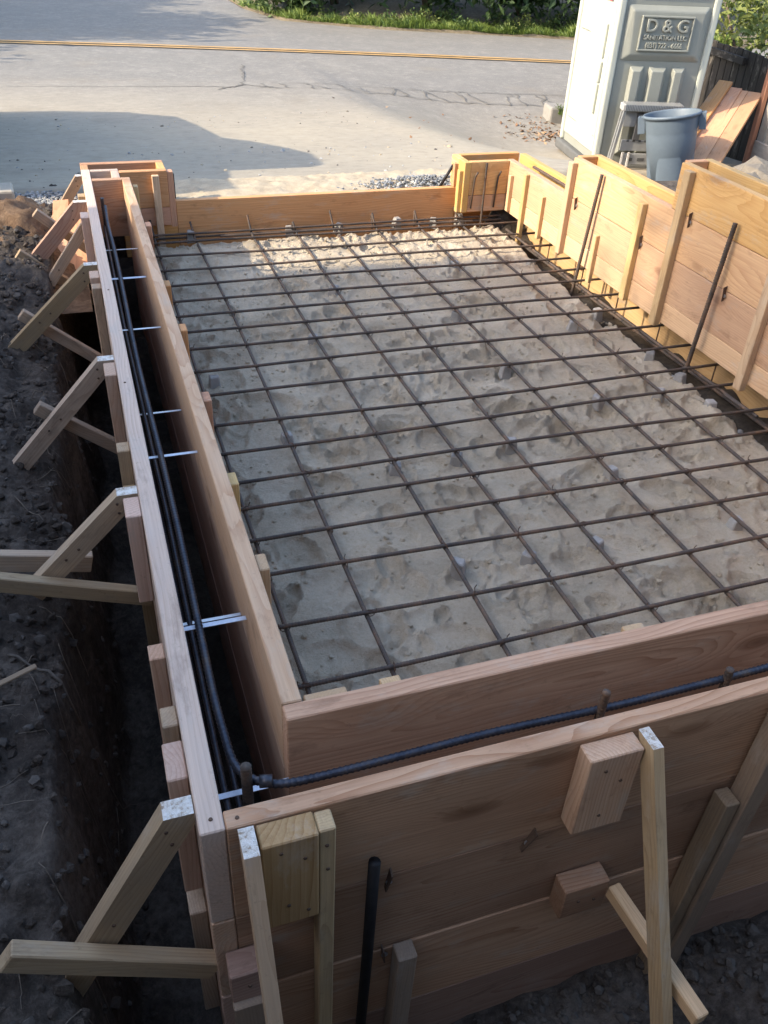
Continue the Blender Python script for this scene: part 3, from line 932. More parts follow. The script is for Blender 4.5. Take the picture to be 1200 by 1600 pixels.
for (y, z, x0, x1) in ((4.752, -.345, .27, 2.44), (4.728, -.318, .29, 2.40), (4.716, -.338, .7, 2.46)):
    tube("cross_bar", [(x0, y, z), (.8, y + .004, z - .002), (1.6, y - .006, z + .002), (x1, y + .008, z - .004)], rb, REBAR, mat_, 8, True)
# bars lying lengthwise in the right footing trench
for (x, z, y0, y1) in ((2.418, -.41, 1.1, 4.72), (2.452, -.425, 1.1, 4.70), (2.37, -.362, 2.5, 4.6)):
    tube("lengthwise_bar", [(x, y0, z), (x + .006, 2.3, z + .004), (x - .004, 3.6, z - .003), (x, y1, z)], .0068, REBAR, mat_, 8, True)
# short dowels at the right hand ends
for i, y in enumerate(CY):
    if i % 2 == 0:
        tube("dowel", [(2.482, y + .008, -.50), (2.484, y + .008, -.325 + .012 * math.sin(i * 3))], .0036, RUSTY, mat_, 6)
# wire ties
def tie_mesh():
    vts, fcs = [], []
    n = 14
    loop = []
    for k in range(n):
        a = 2 * math.pi * k / n
        loop.append(Vector((.0105 * math.cos(a), .0105 * math.cos(a) * .9, .012 * math.sin(a) - .006)))
    loop += [Vector((.012, .014, .004)), Vector((.016, .012, .014))]
    for i, q in enumerate(loop):
        t = (loop[min(i + 1, len(loop) - 1)] - loop[max(0, i - 1)]).normalized()
        nn = t.orthogonal().normalized(); bb = t.cross(nn)
        for k in range(3):
            a = 2 * math.pi * k / 3
            vts.append(tuple(q + (nn * math.cos(a) + bb * math.sin(a)) * .0016))
    for i in range(len(loop) - 1):
        for k in range(3):
            fcs.append((i * 3 + k, i * 3 + (k + 1) % 3, i * 3 + 3 + (k + 1) % 3, i * 3 + 3 + k))
    me = bpy.data.meshes.new("wire_tie"); me.from_pydata(vts, [], fcs); me.materials.append(RUSTY)
    return me
TIE = tie_mesh()
rg = rnd(5)
for i, y in enumerate(CY):
    for j, x in enumerate(LX):
        if rg.random() < .72:
            yy = y + .007 * math.sin(x * 1.9 + i * 2.1) + .012 * math.sin(x * .9 + i)
            inst("wire_tie", TIE, mat_, Matrix.Translation((x, yy, (ZL + ZC) / 2 + .006)) @ Matrix.Rotation(rg.uniform(0, 6.28), 4, 'Z'))

# concrete spacer blocks (dobies)
DOB = flat("grey_mortar", (.30, .285, .265), .95, 40, .2, bstr=.5, bdist=.003)
def dobie_mesh(seed):
    rg = rnd(seed)
    b0, b1, h = .024, .018, .062
    vts = []
    for z, s in ((0, b0), (h, b1)):
        for sx, sy in ((-1, -1), (1, -1), (1, 1), (-1, 1)):
            vts.append((sx * s * rg.uniform(.9, 1.1), sy * s * rg.uniform(.9, 1.1), z + rg.uniform(-.003, .003)))
    bm = bmesh.new()
    vv = [bm.verts.new(v) for v in vts]
    for f in ((3, 2, 1, 0), (4, 5, 6, 7), (0, 1, 5, 4), (1, 2, 6, 5), (2, 3, 7, 6), (3, 0, 4, 7)):
        bm.faces.new([vv[i] for i in f])
    bmesh.ops.bevel(bm, geom=list(bm.edges), offset=.004, segments=1, affect='EDGES', profile=.5)
    me = bpy.data.meshes.new("mortar_spacer"); bm.to_mesh(me); bm.free()
    me.materials.append(DOB)
    return me
DM = [dobie_mesh(s) for s in (1, 2, 3)]
dob = [(.401, 3.128, 0), (.893, 2.34, 0), (1.13, 2.35, 0), (1.13, 1.768, 0), (1.365, 1.775, 0), (1.625, 2.12, 0), (1.865, 1.75, 0), (1.363, 2.39, 0), (.902, 1.79, 0),
       (1.615, 3.53, 0), (2.30, 2.70, 0), (2.30, 3.40, 0), (2.28, 2.46, 0), (2.11, 3.30, 0), (2.29, 2.92, 0), (2.13, 2.60, 0), (1.86, 2.62, 0), (.58, 2.62, 0), (1.60, 2.95, 0), (.884, 3.42, 0), (1.125, 3.95, 0), (1.35, 4.16, 0), (1.86, 4.15, 0), (2.28, 4.08, 0), (2.12, 4.35, 0)]
for i, (x, y, a) in enumerate(dob):
    zz = min(sand_h(x, y), -.405)
    o = inst("mortar_spacer", DM[i % 3], None, Matrix.Translation((x, y, ZL - .0685)) @ Matrix.Rotation(i * 1.3, 4, 'Z') @ Matrix.Rotation(.09 * math.sin(i * 2.3), 4, 'X'))
    tag(o, "small grey mortar block holding up the bars on the sand", "spacer block", "mortar spacer blocks on the sand")
far_d = [(.545, 4.765), (1.38, 4.765), (1.735, 4.77), (1.965, 4.76), (2.135, 4.765), (1.10, 4.77)]
for i, (x, y) in enumerate(far_d):
    o = inst("mortar_spacer", DM[(i + 1) % 3], None, Matrix.Translation((x, y, -.372 - .012 * (i % 2))) @ Matrix.Rotation(i * .9, 4, 'Z') @ Matrix.Rotation(R(8), 4, 'X'))
    tag(o, "mortar block wedged against the low kerb board", "spacer block", "mortar spacer blocks along the kerb board")
# ------------------------------------------------------------------ TRENCH REBAR
t_ = thing("trench_rebar", "blue black bar bent round the corner along both deep trenches", "rebar", (.11, 1.0, -.1))
pts = [(.112, 4.42, -.062)] + [(.106 + .004 * math.sin(k), 4.2 - k * .3, -.080 + .004 * math.sin(k * 2.1)) for k in range(11)] + [(.112, 1.02, -.085), (.175, .968, -.085)]
pts += [(.3 + .3 * k, .962 + .003 * math.sin(k * 1.8), -.078 + .004 * math.sin(k * 2.2)) for k in range(8)]
tube("bar", arc(pts, 4, .05), .0080, REBARB, t_, 10, True, .011)
t_ = thing("trench_rebar", "straight black bars sunk deep in the trench along the earth bank", "rebar", (.1, 2.6, -.2))
for (x, z, y0, y1) in ((.092, -.17, .96, 4.46), (.118, -.23, .97, 4.3), (.085, -.33, .95, 4.4)):
    tube("bar", [(x, y0, z), (x + .005, 2.0, z), (x - .003, 3.2, z + .004), (x + .003, y1, z)], .0062, REBARB, t_, 8, True, .011)
for (x, y, z0, z1, r, lab, rx) in ((.128, .985, -.62, -.030, .0095, "thick upright bar end in the trench corner", 0), (.832, .955, -.6, -.022, .0085, "upright bar poking up behind the prop head", .012),
                                   (1.146, .955, -.6, -.045, .0085, "upright bar just clear of the trench beyond the prop", 0), (1.75, .955, -.6, -.03, .0085, "upright bar in the front trench by the last stake", 0),
                                   (.103, 4.47, -.6, -.035, .009, "upright black bar at the end board of the trench", 0)):
    o = tube("rebar_dowel", [(x, y, z0), (x + rx, y, z1)], r, REBAR if y < 2 else REBARB, None, 10, True, .010)
    tag(o, lab, "rebar")
o = tube("coupler_sleeve", [(.150, .978, -.072), (.172, .972, -.070)], .012, REBARB, None, 10)
tag(o, "stubby blue black sleeve beside the corner bar", "sleeve")
# flat form ties across the trench
for i, (y, z, x0, x1, a) in enumerate(((2.19, -.115, .0705, .2155, 0), (1.45, -.11, .0705, .2155, 0), (1.53, -.17, .0705, .2155, 0), (3.10, -.12, .0705, .2155, 0), (3.62, -.12, .0705, .2155, 0),
                                       (2.60, -.20, .0705, .2155, 0), (4.0, -.13, .0705, .2155, 0), (1.03, -.16, .0705, .2155, 0))):
    o = inst("form_tie", box_mesh(x1 - x0, .012, .0022, STEEL, .0005), None, Matrix.Translation(((x0 + x1) / 2, y, z)) @ Matrix.Rotation(R(12 * math.sin(i * 2.0)), 4, 'X'))
    tag(o, "flat shiny steel tie spanning the narrow trench", "form tie", "steel ties across the left trench")
# ------------------------------------------------------------------ RODS on the right form
for (p0, p1, lab, r) in (((2.378, 3.704, .184), (2.352, 3.752, -.50), "long rusty rod standing against the middle step of the sunlit form", .0085),
                   ((2.376, 2.720, .262), (2.350, 2.752, -.52), "long rusty rod standing against the tallest sunlit boards", .0095)):
    o = tube("steel_rod", [p0, p1], r, REBAR, None, 10, True, .011); tag(o, lab, "rod")
o = tube("steel_rod", [(2.246, 4.702, -.008), (2.240, 4.69, -.42)], .0065, REBAR, None, 8, True); tag(o, "straight rod in the middle of the far right box", "rod")
for (x, lab) in ((2.178, "short rod with a crooked tip, beside the near edge of the box face"), (2.325, "short rod with a crooked tip in the shadowed corner of the box")):
    o = tube("steel_rod", arc([(x + .014, 4.695, -.055), (x + .002, 4.704, -.085), (x - .008, 4.702, -.26)], 3, .02), .0055, REBAR, None, 8); tag(o, lab, "rod")
o = tube("steel_rod", [(2.095, 4.835, -.045), (2.02, 4.86, -.19)], .009, BLACKP, None, 8); tag(o, "dark iron pin leaning on the outside of the far box", "rod")
# ------------------------------------------------------------------ BACKGROUND

def xform(o, M):
    return M

class MB:
    """collects vertices and faces of one mesh"""
    def __init__(self):
        self.v = []; self.f = []
    def box(self, x0, x1, y0, y1, z0, z1, M=None):
        b = len(self.v)
        for z in (z0, z1):
            for (x, y) in ((x0, y0), (x1, y0), (x1, y1), (x0, y1)):
                p = Vector((x, y, z))
                self.v.append(tuple(M @ p) if M else tuple(p))
        for f in ((3, 2, 1, 0), (4, 5, 6, 7), (0, 1, 5, 4), (1, 2, 6, 5), (2, 3, 7, 6), (3, 0, 4, 7)):
            self.f.append(tuple(b + i for i in f))
        return self
    def frustum(self, bot, top):
        """two point loops of equal length"""
        b = len(self.v); n = len(bot)
        self.v += [tuple(p) for p in bot] + [tuple(p) for p in top]
        self.f.append(tuple(b + i for i in range(n - 1, -1, -1)))
        self.f.append(tuple(b + n + i for i in range(n)))
        for i in range(n):
            j = (i + 1) % n
            self.f.append((b + i, b + j, b + n + j, b + n + i))
        return self
    def build(self, name, mat, parent=None, M=None, bev=0.0, smooth=False, seg=2):
        o = mk(name, self.v, self.f, mat, parent, M)
        bm = bmesh.new(); bm.from_mesh(o.data)
        bmesh.ops.recalc_face_normals(bm, faces=bm.faces)
        if bev > 0:
            bmesh.ops.bevel(bm, geom=list(bm.edges), offset=bev, segments=seg, affect='EDGES', profile=.5, clamp_overlap=True)
        bm.to_mesh(o.data); bm.free()
        if smooth:
            o.data.polygons.foreach_set('use_smooth', [True] * len(o.data.polygons))
        return o

# ------------------------------------------------------------------ PORTABLE TOILET
PL = flat("toilet_plastic", (.245, .25, .215), .5, 3.0, .07, bstr=.05, bdist=.01, spec=.4)
PLW = flat("toilet_plastic_pale", (.40, .415, .36), .45, 3.0, .05, bstr=.05, bdist=.01, spec=.4)
PLD = flat("toilet_base_plastic", (.10, .10, .095), .7, 6, .2)
STIC = flat("sticker_white", (.8, .8, .78), .5, 5, .03)
STIR = flat("sticker_red", (.62, .06, .05), .5, 5, .05)
YAW = R(-11.0)
tl_base = Vector((4.93, 7.90, -.985))
TM = Matrix.Translation(tl_base) @ Matrix.Rotation(YAW, 4, 'Z')
tl = thing("portable_toilet", "grey green portable toilet standing beside the road, embossed plate on its side", "toilet", M=TM)
TW, TD, TH = .98, 1.14, 2.28
MB().box(.035, TW - .035, .035, TD - .035, .06, TH).build("cabin_wall", PL, tl, TM)
MB().box(-.03, TW + .03, -.03, TD + .03, -.03, .07).build("skid_base", PLD, tl, TM, .02)
for (x, y) in ((0, 0), (TW - .07, 0), (0, TD - .07), (TW - .07, TD - .07)):
    MB().box(x, x + .07, y, y + .07, .07, TH).build("corner_post", PLW, tl, TM, .018)
# side panel relief facing the building site
sp = MB().box(.072, TW - .072, .020, .034, .075, TH - .02).build("side_panel", PL, tl, TM, .004)
# raised upper field with sloping borders
up = MB()
up.frustum([(.09, .020, 1.00), (TW - .09, .020, 1.00), (TW - .09, .020, 1.47), (.09, .020, 1.47)][::-1],
           [(.17, -.018, 1.06), (TW - .17, -.018, 1.06), (TW - .14, -.018, 1.42), (.14, -.018, 1.42)][::-1])
up.build("raised_field", PL, sp, TM, .012)
lo = MB()
lo.frustum([(.12, .020, 1.52), (TW - .12, .020, 1.52), (TW - .12, .020, 1.62), (.12, .020, 1.62)][::-1],
           [(.16, .004, 1.545), (TW - .16, .004, 1.545), (TW - .16, .004, 1.595), (.16, .004, 1.595)][::-1])
lo.build("cross_rib", PL, sp, TM, .008)
for (x0, x1) in ((.21, .335), (.40, .565), (.63, .75)):
    rbm = MB()
    rbm.frustum([(x0, .020, .16), (x1 + .02, .020, .16), (x1 + .02, .020, .96), (x0, .020, .96)][::-1],
                [(x0 + .018, -.040, .20), (x1 - .03, -.040, .20), (x1 - .03, -.040, .925), (x0 + .018, -.040, .925)][::-1])
    rbm.build("vertical_rib", PL, sp, TM, .006)
tp = MB()
tp.frustum([(.14, .020, 2.0), (TW - .14, .020, 2.0), (TW - .14, .020, 2.2), (.14, .020, 2.2)][::-1],
           [(.20, -.015, 2.04), (TW - .20, -.015, 2.04), (TW - .20, -.015, 2.16), (.20, -.015, 2.16)][::-1])
tp.build("vent_field", PL, sp, TM, .01)
# embossed plate
pz0, pz1, px0, px1 = 1.095, 1.385, .225, .735
pt = MB().box(px0, px1, -.024, -.017, pz0, pz1).build("name_plate", PL, tl, TM, .003)
for (a, b, c, d) in ((px0, px1, pz1 - .016, pz1), (px0, px1, pz0, pz0 + .016), (px0, px0 + .016, pz0 + .0165, pz1 - .0165), (px1 - .016, px1, pz0 + .0165, pz1 - .0165)):
    MB().box(a, b, -.042, -.0245, c, d).build("plate_rim", PL, pt, TM, .004)
def text_part(name, body, size, x, z, ext, parent, sx=1.0):
    cu = bpy.data.curves.new(name, 'FONT')
    cu.body = body; cu.size = size; cu.extrude = ext; cu.bevel_depth = .0025; cu.bevel_resolution = 1
    cu.align_x = 'CENTER'; cu.resolution_u = 4
    to = bpy.data.objects.new(name, cu); col.objects.link(to)
    bpy.context.view_layer.update()
    me = bpy.data.meshes.new_from_object(to)
    bpy.data.objects.remove(to)
    me.materials.clear(); me.materials.append(PL)
    o = inst(name, me, parent, TM @ Matrix.Translation((x, -.0245 - ext, z)) @ Matrix.Rotation(R(90), 4, 'X') @ Matrix.Diagonal((sx, 1, 1, 1)))
    return o
text_part("embossed_lettering", "D & G", .145, (px0 + px1) / 2, 1.258, .011, pt, 1.08)
text_part("embossed_lettering", "SANITATION LLC", .055, (px0 + px1) / 2, 1.190, .005, pt, .98)
text_part("embossed_lettering", "(831) 722 - 6666", .062, (px0 + px1) / 2, 1.122, .005, pt, .86)
# door side
dr = MB().box(.010, .034, .10, TD - .10, .16, TH - .12).build("door", PLW, tl, TM, .008)
for (y0, y1, z0, z1) in ((.11, .17, .30, 2.1), (.66, .98, 1.15, 2.02), (.66, .98, .32, .98)):
    MB().frustum([(.010, y0, z0), (.010, y1, z0), (.010, y1, z1), (.010, y0, z1)], [(-.006, y0 + .02, z0 + .02), (-.006, y1 - .02, z0 + .02), (-.006, y1 - .02, z1 - .02), (-.006, y0 + .02, z1 - .02)]).build("door_panel", PLW, dr, TM, .004)
MB().box(-.020, .008, .20, .30, .78, .96).build("latch", PLW, dr, TM, .008)
MB().box(-.016, .008, .21, .25, .99, 1.28).build("handle", PLW, dr, TM, .006)
MB().box(-.016, .008, .21, .25, .50, .76).build("handle", PLW, dr, TM, .006)
st_ = MB().box(-.009, -.0065, .20, .50, 1.47, 1.63).build("sticker", STIR, dr, TM)
MB().box(-.012, -.0095, .225, .475, 1.495, 1.605).build("sticker_face", STIC, st_, TM)
rf = MB()
rf.frustum([(-.05, -.05, TH), (TW + .05, -.05, TH), (TW + .05, TD + .05, TH), (-.05, TD + .05, TH)], [(.15, .15, TH + .16), (TW - .15, .15, TH + .16), (TW - .15, TD - .15, TH + .16), (.15, TD - .15, TH + .16)])
rf.build("roof", PLW, tl, TM, .03)

# ------------------------------------------------------------------ GREY BIN
CANM = flat("grey_blue_plastic", (.105, .135, .165), .48, 5, .10, bstr=.06, bdist=.004, spec=.4)
CM = Matrix.Translation((5.385, 7.175, -1.045)) @ Matrix.Rotation(R(-36), 4, 'Z') @ Matrix.Rotation(R(-10.5), 4, 'Y') @ Matrix.Rotation(R(-2), 4, 'X')
can = thing("rubbish_bin", "tilted grey blue plastic bin with side handles in front of the toilet", "bin", M=CM)
def lathe(prof, n=40, lobes=None):
    vts, fcs = [], []
    for (r, z) in prof:
        for k in range(n):
            a = 2 * math.pi * k / n
            vts.append((r * math.cos(a), r * math.sin(a), z))
    for i in range(len(prof) - 1):
        for k in range(n):
            k2 = (k + 1) % n
            fcs.append((i * n + k, i * n + k2, (i + 1) * n + k2, (i + 1) * n + k))
    return vts, fcs
H = .74
vts, fcs = [], []
n = 72
prof = [(0, 0), (.17, 0), (.195, .012), (.199, .05), (.212, .30), (.222, .52), (.226, .57), (.233, .60), (.240, H - .05), (.244, H - .03), (.258, H - .025), (.262, H - .012), (.256, H), (.244, H), (.236, H - .012), (.228, .55), (.190, .03), (0, .028)]
for i, (r, z) in enumerate(prof):
    for k in range(n):
        a = 2 * math.pi * k / n
        rr = r
        if 3 <= i <= 5:      # recessed flutes between broad ribs
            w = abs(((a / (2 * math.pi) * 4 + .5) % 1) - .5)
            rr = r - .008 * sm(.40, .42, w) - .004 * sm(.30, .40, w)
        vts.append((rr * math.cos(a), rr * math.sin(a), z))
for i in range(len(prof) - 1):
    for k in range(n):
        k2 = (k + 1) % n
        fcs.append((i * n + k, i * n + k2, (i + 1) * n + k2, (i + 1) * n + k))
fixn(mk("bin_body", vts, fcs, CANM, can, CM, smooth=True))
for s in (-1, 1):
    hd = MB()
    x0 = .235 * s; x1 = .300 * s
    hd.box(min(x0, x1), max(x0, x1), -.055, -.040, H - .155, H - .012)
    hd.box(min(x0, x1), max(x0, x1), .040, .055, H - .155, H - .012)
    hd.box(min(x1 - .016 * s, x1), max(x1 - .016 * s, x1), -.0395, .0395, H - .16, H - .128)
    hd.box(min(x1 - .016 * s, x1), max(x1 - .016 * s, x1), -.0395, .0395, H - .045, H - .012)
    hd.build("handle", CANM, can, CM, .003)

# ------------------------------------------------------------------ FOLDING WORK PLATFORM
ALU = flat("aluminium", (.62, .62, .61), .38, 20, .1, metal=.85, bstr=.05)
GRP = flat("grey_moulded_plastic", (.30, .30, .29), .6, 12, .12, bstr=.1)
GRD = flat("dark_moulded_plastic", (.09, .09, .09), .6, 12, .15)
WM_ = Matrix.Translation((5.03, 7.74, -.975)) @ Matrix.Rotation(R(-13), 4, 'Z') @ Matrix.Rotation(R(4), 4, 'X')
wp = thing("folding_work_platform", "grey folding step platform leaning upright against the toilet wall", "platform", M=WM_)
pw, ph = .60, .66
tr = MB().box(0, pw, -.05, .06, ph - .055, ph).build("tread", GRP, wp, WM_, .004)
for k in range(36):
    x = .02 + k * (pw - .04) / 35
    MB().box(x - .0035, x + .0035, -.058, .062, ph - .05, ph + .008).build("tread_ridge", ALU, tr, WM_)
for (x, s) in ((.03, -1), (pw - .03, 1)):
    for y in (-.02, .035):
        lm = MB(); xb = x + s * .055
        lm.frustum([(xb - .015, y - .012, 0), (xb + .015, y - .012, 0), (xb + .015, y + .012, 0), (xb - .015, y + .012, 0)],
                   [(x - .015, y - .012, ph - .056), (x + .015, y - .012, ph - .056), (x + .015, y + .012, ph - .056), (x - .015, y + .012, ph - .056)])
        lm.build("leg", ALU, wp, WM_, .003)
MB().box(.07, pw - .07, .0, .02, .23, .33).build("shelf_panel", GRP, wp, WM_, .004)
MB().box(.10, pw - .10, -.004, .016, .10, .205).build("lower_panel", GRP, wp, WM_, .004)
for x in (.18, .30, .42):
    MB().box(x - .035, x + .035, -.0065, -.0045, .135, .165).build("slot", GRD, wp, WM_)
for x in (.13, .19, .25, .31, .37, .43):
    MB().box(x - .012, x + .012, -.003, -.0006, .345 - .03, .345 - .012).build("notch", GRD, wp, WM_)
MB().box(.17, .235, -.012, .008, .335, .58).build("hinge_arm", GRD, wp, WM_, .004)
MB().box(.36, .425, -.012, .008, .335, .58).build("hinge_arm", GRD, wp, WM_, .004)
MB().box(.05, pw - .05, .012, .022, .45, .60).build("back_plate", GRP, wp, WM_, .004)
for x in (.10, .165):
    MB().box(x - .013, x + .013, -.02, -.008, .06, .22).build("strap", WHITE, wp, WM_, .005)

# ------------------------------------------------------------------ LEANING PLANKS
PLK = wood("sunlit_plank", (.56, .31, .13), (.44, .22, .085), (.29, .135, .055), stain=.3, knots=.3)
wdir = Vector((.63, -.78, 0))
ax0 = Vector((5.50, 6.98, -.80)); ax1 = Vector((6.60, 7.90, -.282))
lk = thing("leaning_planks", "pair of edge to edge planks leaning on the old fence", "planks", ax0)
for s in (-.071, .071):
    o_ = wdir * s
    nn = (ax1 - ax0).cross(wdir)
    board("plank", ax0 + o_ + Vector((0, 0, 0)), ax1 + o_, .139, .036, PLK, lk, up=wdir)
lk2 = thing("leaning_plank", "darker plank leaning behind the sunlit pair", "planks", ax0 + Vector((-.2, .25, 0)))
board("plank", ax0 + Vector((-.16, .26, .0)), ax1 + Vector((-.17, .17, .07)), .14, .034, FIRO, lk2, up=wdir)
board("plank", ax0 + Vector((-.06, .14, -.03)), ax1 + Vector((-.10, .09, .02)), .14, .034, FIRO, lk2, up=wdir)

# ------------------------------------------------------------------ OLD FENCE
fn = thing("board_fence", "low old board fence, dark boards with the toilet shade put into their colour, grey ones in the sun", "fence", (6.9, 8.6, -1.1))
fy = 11.6
k = 0
while fy > 6.2:
    rg = rnd(300 + k)
    w = .135
    x = 6.86 + (fy - 8.6) * .16
    x2 = x - .16 * w
    h = .03 + rg.uniform(-.012, .012) + (.06 if fy < 7.75 else 0)
    board("fence_board", (x, fy - w / 2, -1.25), (x, fy - w / 2, h), w - .008, .018, OLDG if fy < 7.75 else OLDF_SHADE, fn, up=(-.16, -1, 0))  # boards beside the toilet take the colour with shade painted in
    fy -= w + .003; k += 1
board("fence_post", (6.67, 7.74, -1.2), (6.67, 7.74, .10), .055, .05, REDP, fn)
board("fence_post", (7.16, 10.9, -1.2), (7.16, 10.9, .04), .07, .07, OLDF_SHADE, fn)
board("fence_rail", (7.28, 11.5, -.06), (6.78, 8.3, -.06), .07, .035, OLDF_SHADE, fn)
board("kick_board", (6.69, 7.70, -.80), (6.46, 6.3, -.80), .22, .03, OLDG, fn)

# ------------------------------------------------------------------ ROCKS, STONES
ROCK = flat("broken_concrete", (.16, .138, .108), .92, 9, .25, bstr=.5, bdist=.01)
ROCKD = flat("dark_rock", (.13, .118, .105), .92, 9, .3, bstr=.5, bdist=.01)
ROCKS = flat("pit_stone", (.085, .075, .066), .92, 30, .35, bstr=.5, bdist=.004)
def rock_mesh(seed, mat, sub=2, flatk=.6, rough=.28):
    bm = bmesh.new()
    bmesh.ops.create_icosphere(bm, subdivisions=sub, radius=1.0)
    rg = rnd(seed); o = Vector((rg.uniform(0, 50), rg.uniform(0, 50), rg.uniform(0, 50)))
    planes = [(Vector((rg.uniform(-1, 1), rg.uniform(-1, 1), rg.uniform(-1, 1))).normalized(), rg.uniform(.5, .8)) for _ in range(9)]
    for v in bm.verts:
        for (n_, d_) in planes:
            q = v.co.dot(n_)
            if q > d_: v.co -= n_ * (q - d_)
        v.co *= 1 + rough * noise.noise(v.co * 1.7 + o)
        v.co.z *= flatk
    me = bpy.data.meshes.new("rock"); bm.to_mesh(me); bm.free()
    me.materials.append(mat)
    return me
RM = [rock_mesh(s, ROCK, 2, .55) for s in (1, 2, 3)]
RMD = [rock_mesh(s, ROCKD, 2, .6) for s in (4, 5)]
for i, (x, y, z, s, rz, rx, lab) in enumerate(((4.28, 4.75, -.25, .20, .4, .3, "big pale slab of broken concrete behind the tallest boards"),
        (4.00, 4.50, -.15, .10, 1.4, .7, "upright pale shard of concrete at the edge of the rubble"),
        (4.12, 4.52, -.22, .13, 2.2, -.2, "tan rounded chunk of rubble in front of the big slab"),
        (4.55, 4.72, -.17, .17, 3.0, .4, "buff concrete lump at the top of the rubble heap"),
        (4.55, 5.05, -.28, .22, .9, .2, "wide flat slab at the back of the rubble heap"),
        (3.85, 4.66, -.34, .10, .2, .1, "small buff stone low beside the leaning planks"))):
    o = inst("rubble_chunk", RM[i % 3], None, Matrix.Translation((x, y, z)) @ Euler((rx, .2, rz)).to_matrix().to_4x4() @ Matrix.Scale(s, 4))
    tag(o, lab, "rubble", "rubble heap behind the right form")
for i, (x, y, z, s, lab) in enumerate(((3.92, 5.47, -.50, .14, "dark stone lying at the foot of the grey bin"), (4.14, 5.40, -.50, .13, "dark stone beside the step in the boards"), (3.70, 5.60, -.54, .12, "dark stone under the straps of the work platform"),
        (3.40, 5.40, -.56, .09, "dark low stone next to the toilet skid"))):
    o = inst("rock", RMD[i % 2], None, Matrix.Translation((x, y, z)) @ Euler((.3, .1, i * 1.9)).to_matrix().to_4x4() @ Matrix.Scale(s, 4))
    tag(o, lab, "rock", "dark stones behind the right form")
o = tube("dry_root", [(4.1, 4.5, -.17), (4.25, 4.5, -.11), (4.45, 4.52, -.05), (4.7, 4.55, .0)], .012, STKY, None, 6); tag(o, "pale dry root sticking out of the rubble heap", "root")
CURB = flat("kerb_concrete", (.22, .205, .18), .9, 12, .18, bstr=.4, bdist=.006)
for i, (x, y, rz, s) in enumerate(((5.72, 10.35, -.2, .27), (5.88, 9.95, -.25, .25), (6.02, 9.55, -.2, .25))):
    o = MB().box(-s * .55, s * .55, -s * .62, s * .62, -.04, .17).build("kerb_stone", CURB, None, Matrix.Translation((x + .12, y, road_z(x, y))) @ Matrix.Rotation(rz, 4, 'Z'), .025)
    tag(o, ("block of kerb stone at the open end of the row by the road", "middle block of the short kerb row by the toilet", "kerb block half hidden by the toilet door")[i], "kerb stone", "kerb stones beside the toilet")
o = MB().box(-.17, .09, -.10, .08, -.06, .075).build("kerb_stone", flat("tan_block", (.42, .37, .29), .9, 20, .15, bstr=.4, bdist=.004), None, Matrix.Translation((-.42, 5.13, -.215)) @ Matrix.Rotation(.06, 4, 'Z'), .012)
tag(o, "tan concrete block where the earth bank meets the pavement", "block")

# ---- gravel, crumbs, leaf litter (uncountable)
def scatter(name, label, mats, pts, smin, smax, seed, flatk=.7, sub=1):
    rg = rnd(seed)
    base = []
    for s in range(4):
        me = rock_mesh(seed * 10 + s, mats[0], sub, flatk)
        base.append(([v.co.copy() for v in me.vertices], [tuple(p.vertices) for p in me.polygons]))
        bpy.data.meshes.remove(me)
    vts, fcs, mids = [], [], []
    for (x, y, z) in pts:
        bv, bf = base[rg.randrange(4)]
        s = rg.uniform(smin, smax) if rg.random() < .9 else smax * rg.uniform(1, 1.5)
        Rm = Euler((rg.uniform(-.5, .5), rg.uniform(-.5, .5), rg.uniform(0, 6.3))).to_matrix()
        b = len(vts); mi = rg.randrange(len(mats))
        for v in bv:
            vts.append(tuple(Rm @ (v * s) + Vector((x, y, z + s * .15))))
        for f in bf:
            fcs.append(tuple(b + i for i in f)); mids.append(mi)
    o = mk(name, vts, fcs, mats, None, mids=mids)
    tag(o, label, None, None, "stuff")
    return o
GRV = flat("blue_grey_gravel", (.20, .212, .22), .9, 40, .25)
GRV2 = flat("pale_gravel", (.36, .355, .335), .9, 40, .2)
TANC = flat("tan_earth", (.40, .33, .23), .95, 14, .3, bstr=.7, bdist=.01)
# tan crumbly strip between the kerb board and the pavement
gx = axis([(.30, 2.6, .02)]); gy = axis([(4.84, 5.30, .02)])
vts = [(x, y, -.207 + .012 * fbm(x * 6, y * 6, 2) + .012 * abs(fbm(x * 24, y * 24, 5)) + .012 * sm(4.95, 5.15, y) - (.03 * (1 - sm(4.84, 4.9, y)))) for y in gy for x in gx]
nx = len(gx)
o = mk("earth_strip", vts, [(j * nx + i, j * nx + i + 1, (j + 1) * nx + i + 1, (j + 1) * nx + i) for j in range(len(gy) - 1) for i in range(nx - 1)], TANC, smooth=True)
tag(o, "tan crumbly earth between the kerb board and the pavement", None, None, "structure")
rg = rnd(77)
pts = []
for i in range(900):
    x = rg.gauss(1.98, .20); y = rg.gauss(5.04, .085)
    if y < 4.86: continue
    pts.append((x, y, -.20 + .045 * math.exp(-((x - 1.98) / .25) ** 2 - ((y - 5.04) / .1) ** 2) * rg.random()))
scatter("gravel_heap", "blue grey gravel spread beside the far right box", [GRV, GRV, GRV2], pts, .005, .012, 3)
pts = [(rg.uniform(-.33, .0), rg.uniform(4.95, 5.18), -.20 + rg.uniform(0, .012)) for i in range(500)]
scatter("gravel_heap", "pale gravel between the earth bank and the pavement", [GRV2, GRV2, GRV], pts, .005, .012, 4)
pts = []
for i in range(260):
    x = rg.uniform(-.5, 3.1); y = rg.uniform(5.25, 9.5)
    pts.append((x, y, road_z(x, y)))
scatter("pavement_crumbs", "small crumbs of stone and mortar lying on the pavement", [GRV2, ROCK, ROCKD, TANC], pts, .004, .012, 5)
pts = []
for i in range(34):
    x = rg.uniform(1.4, 3.0); y = rg.uniform(5.2, 7.0)
    pts.append((x, y, road_z(x, y)))
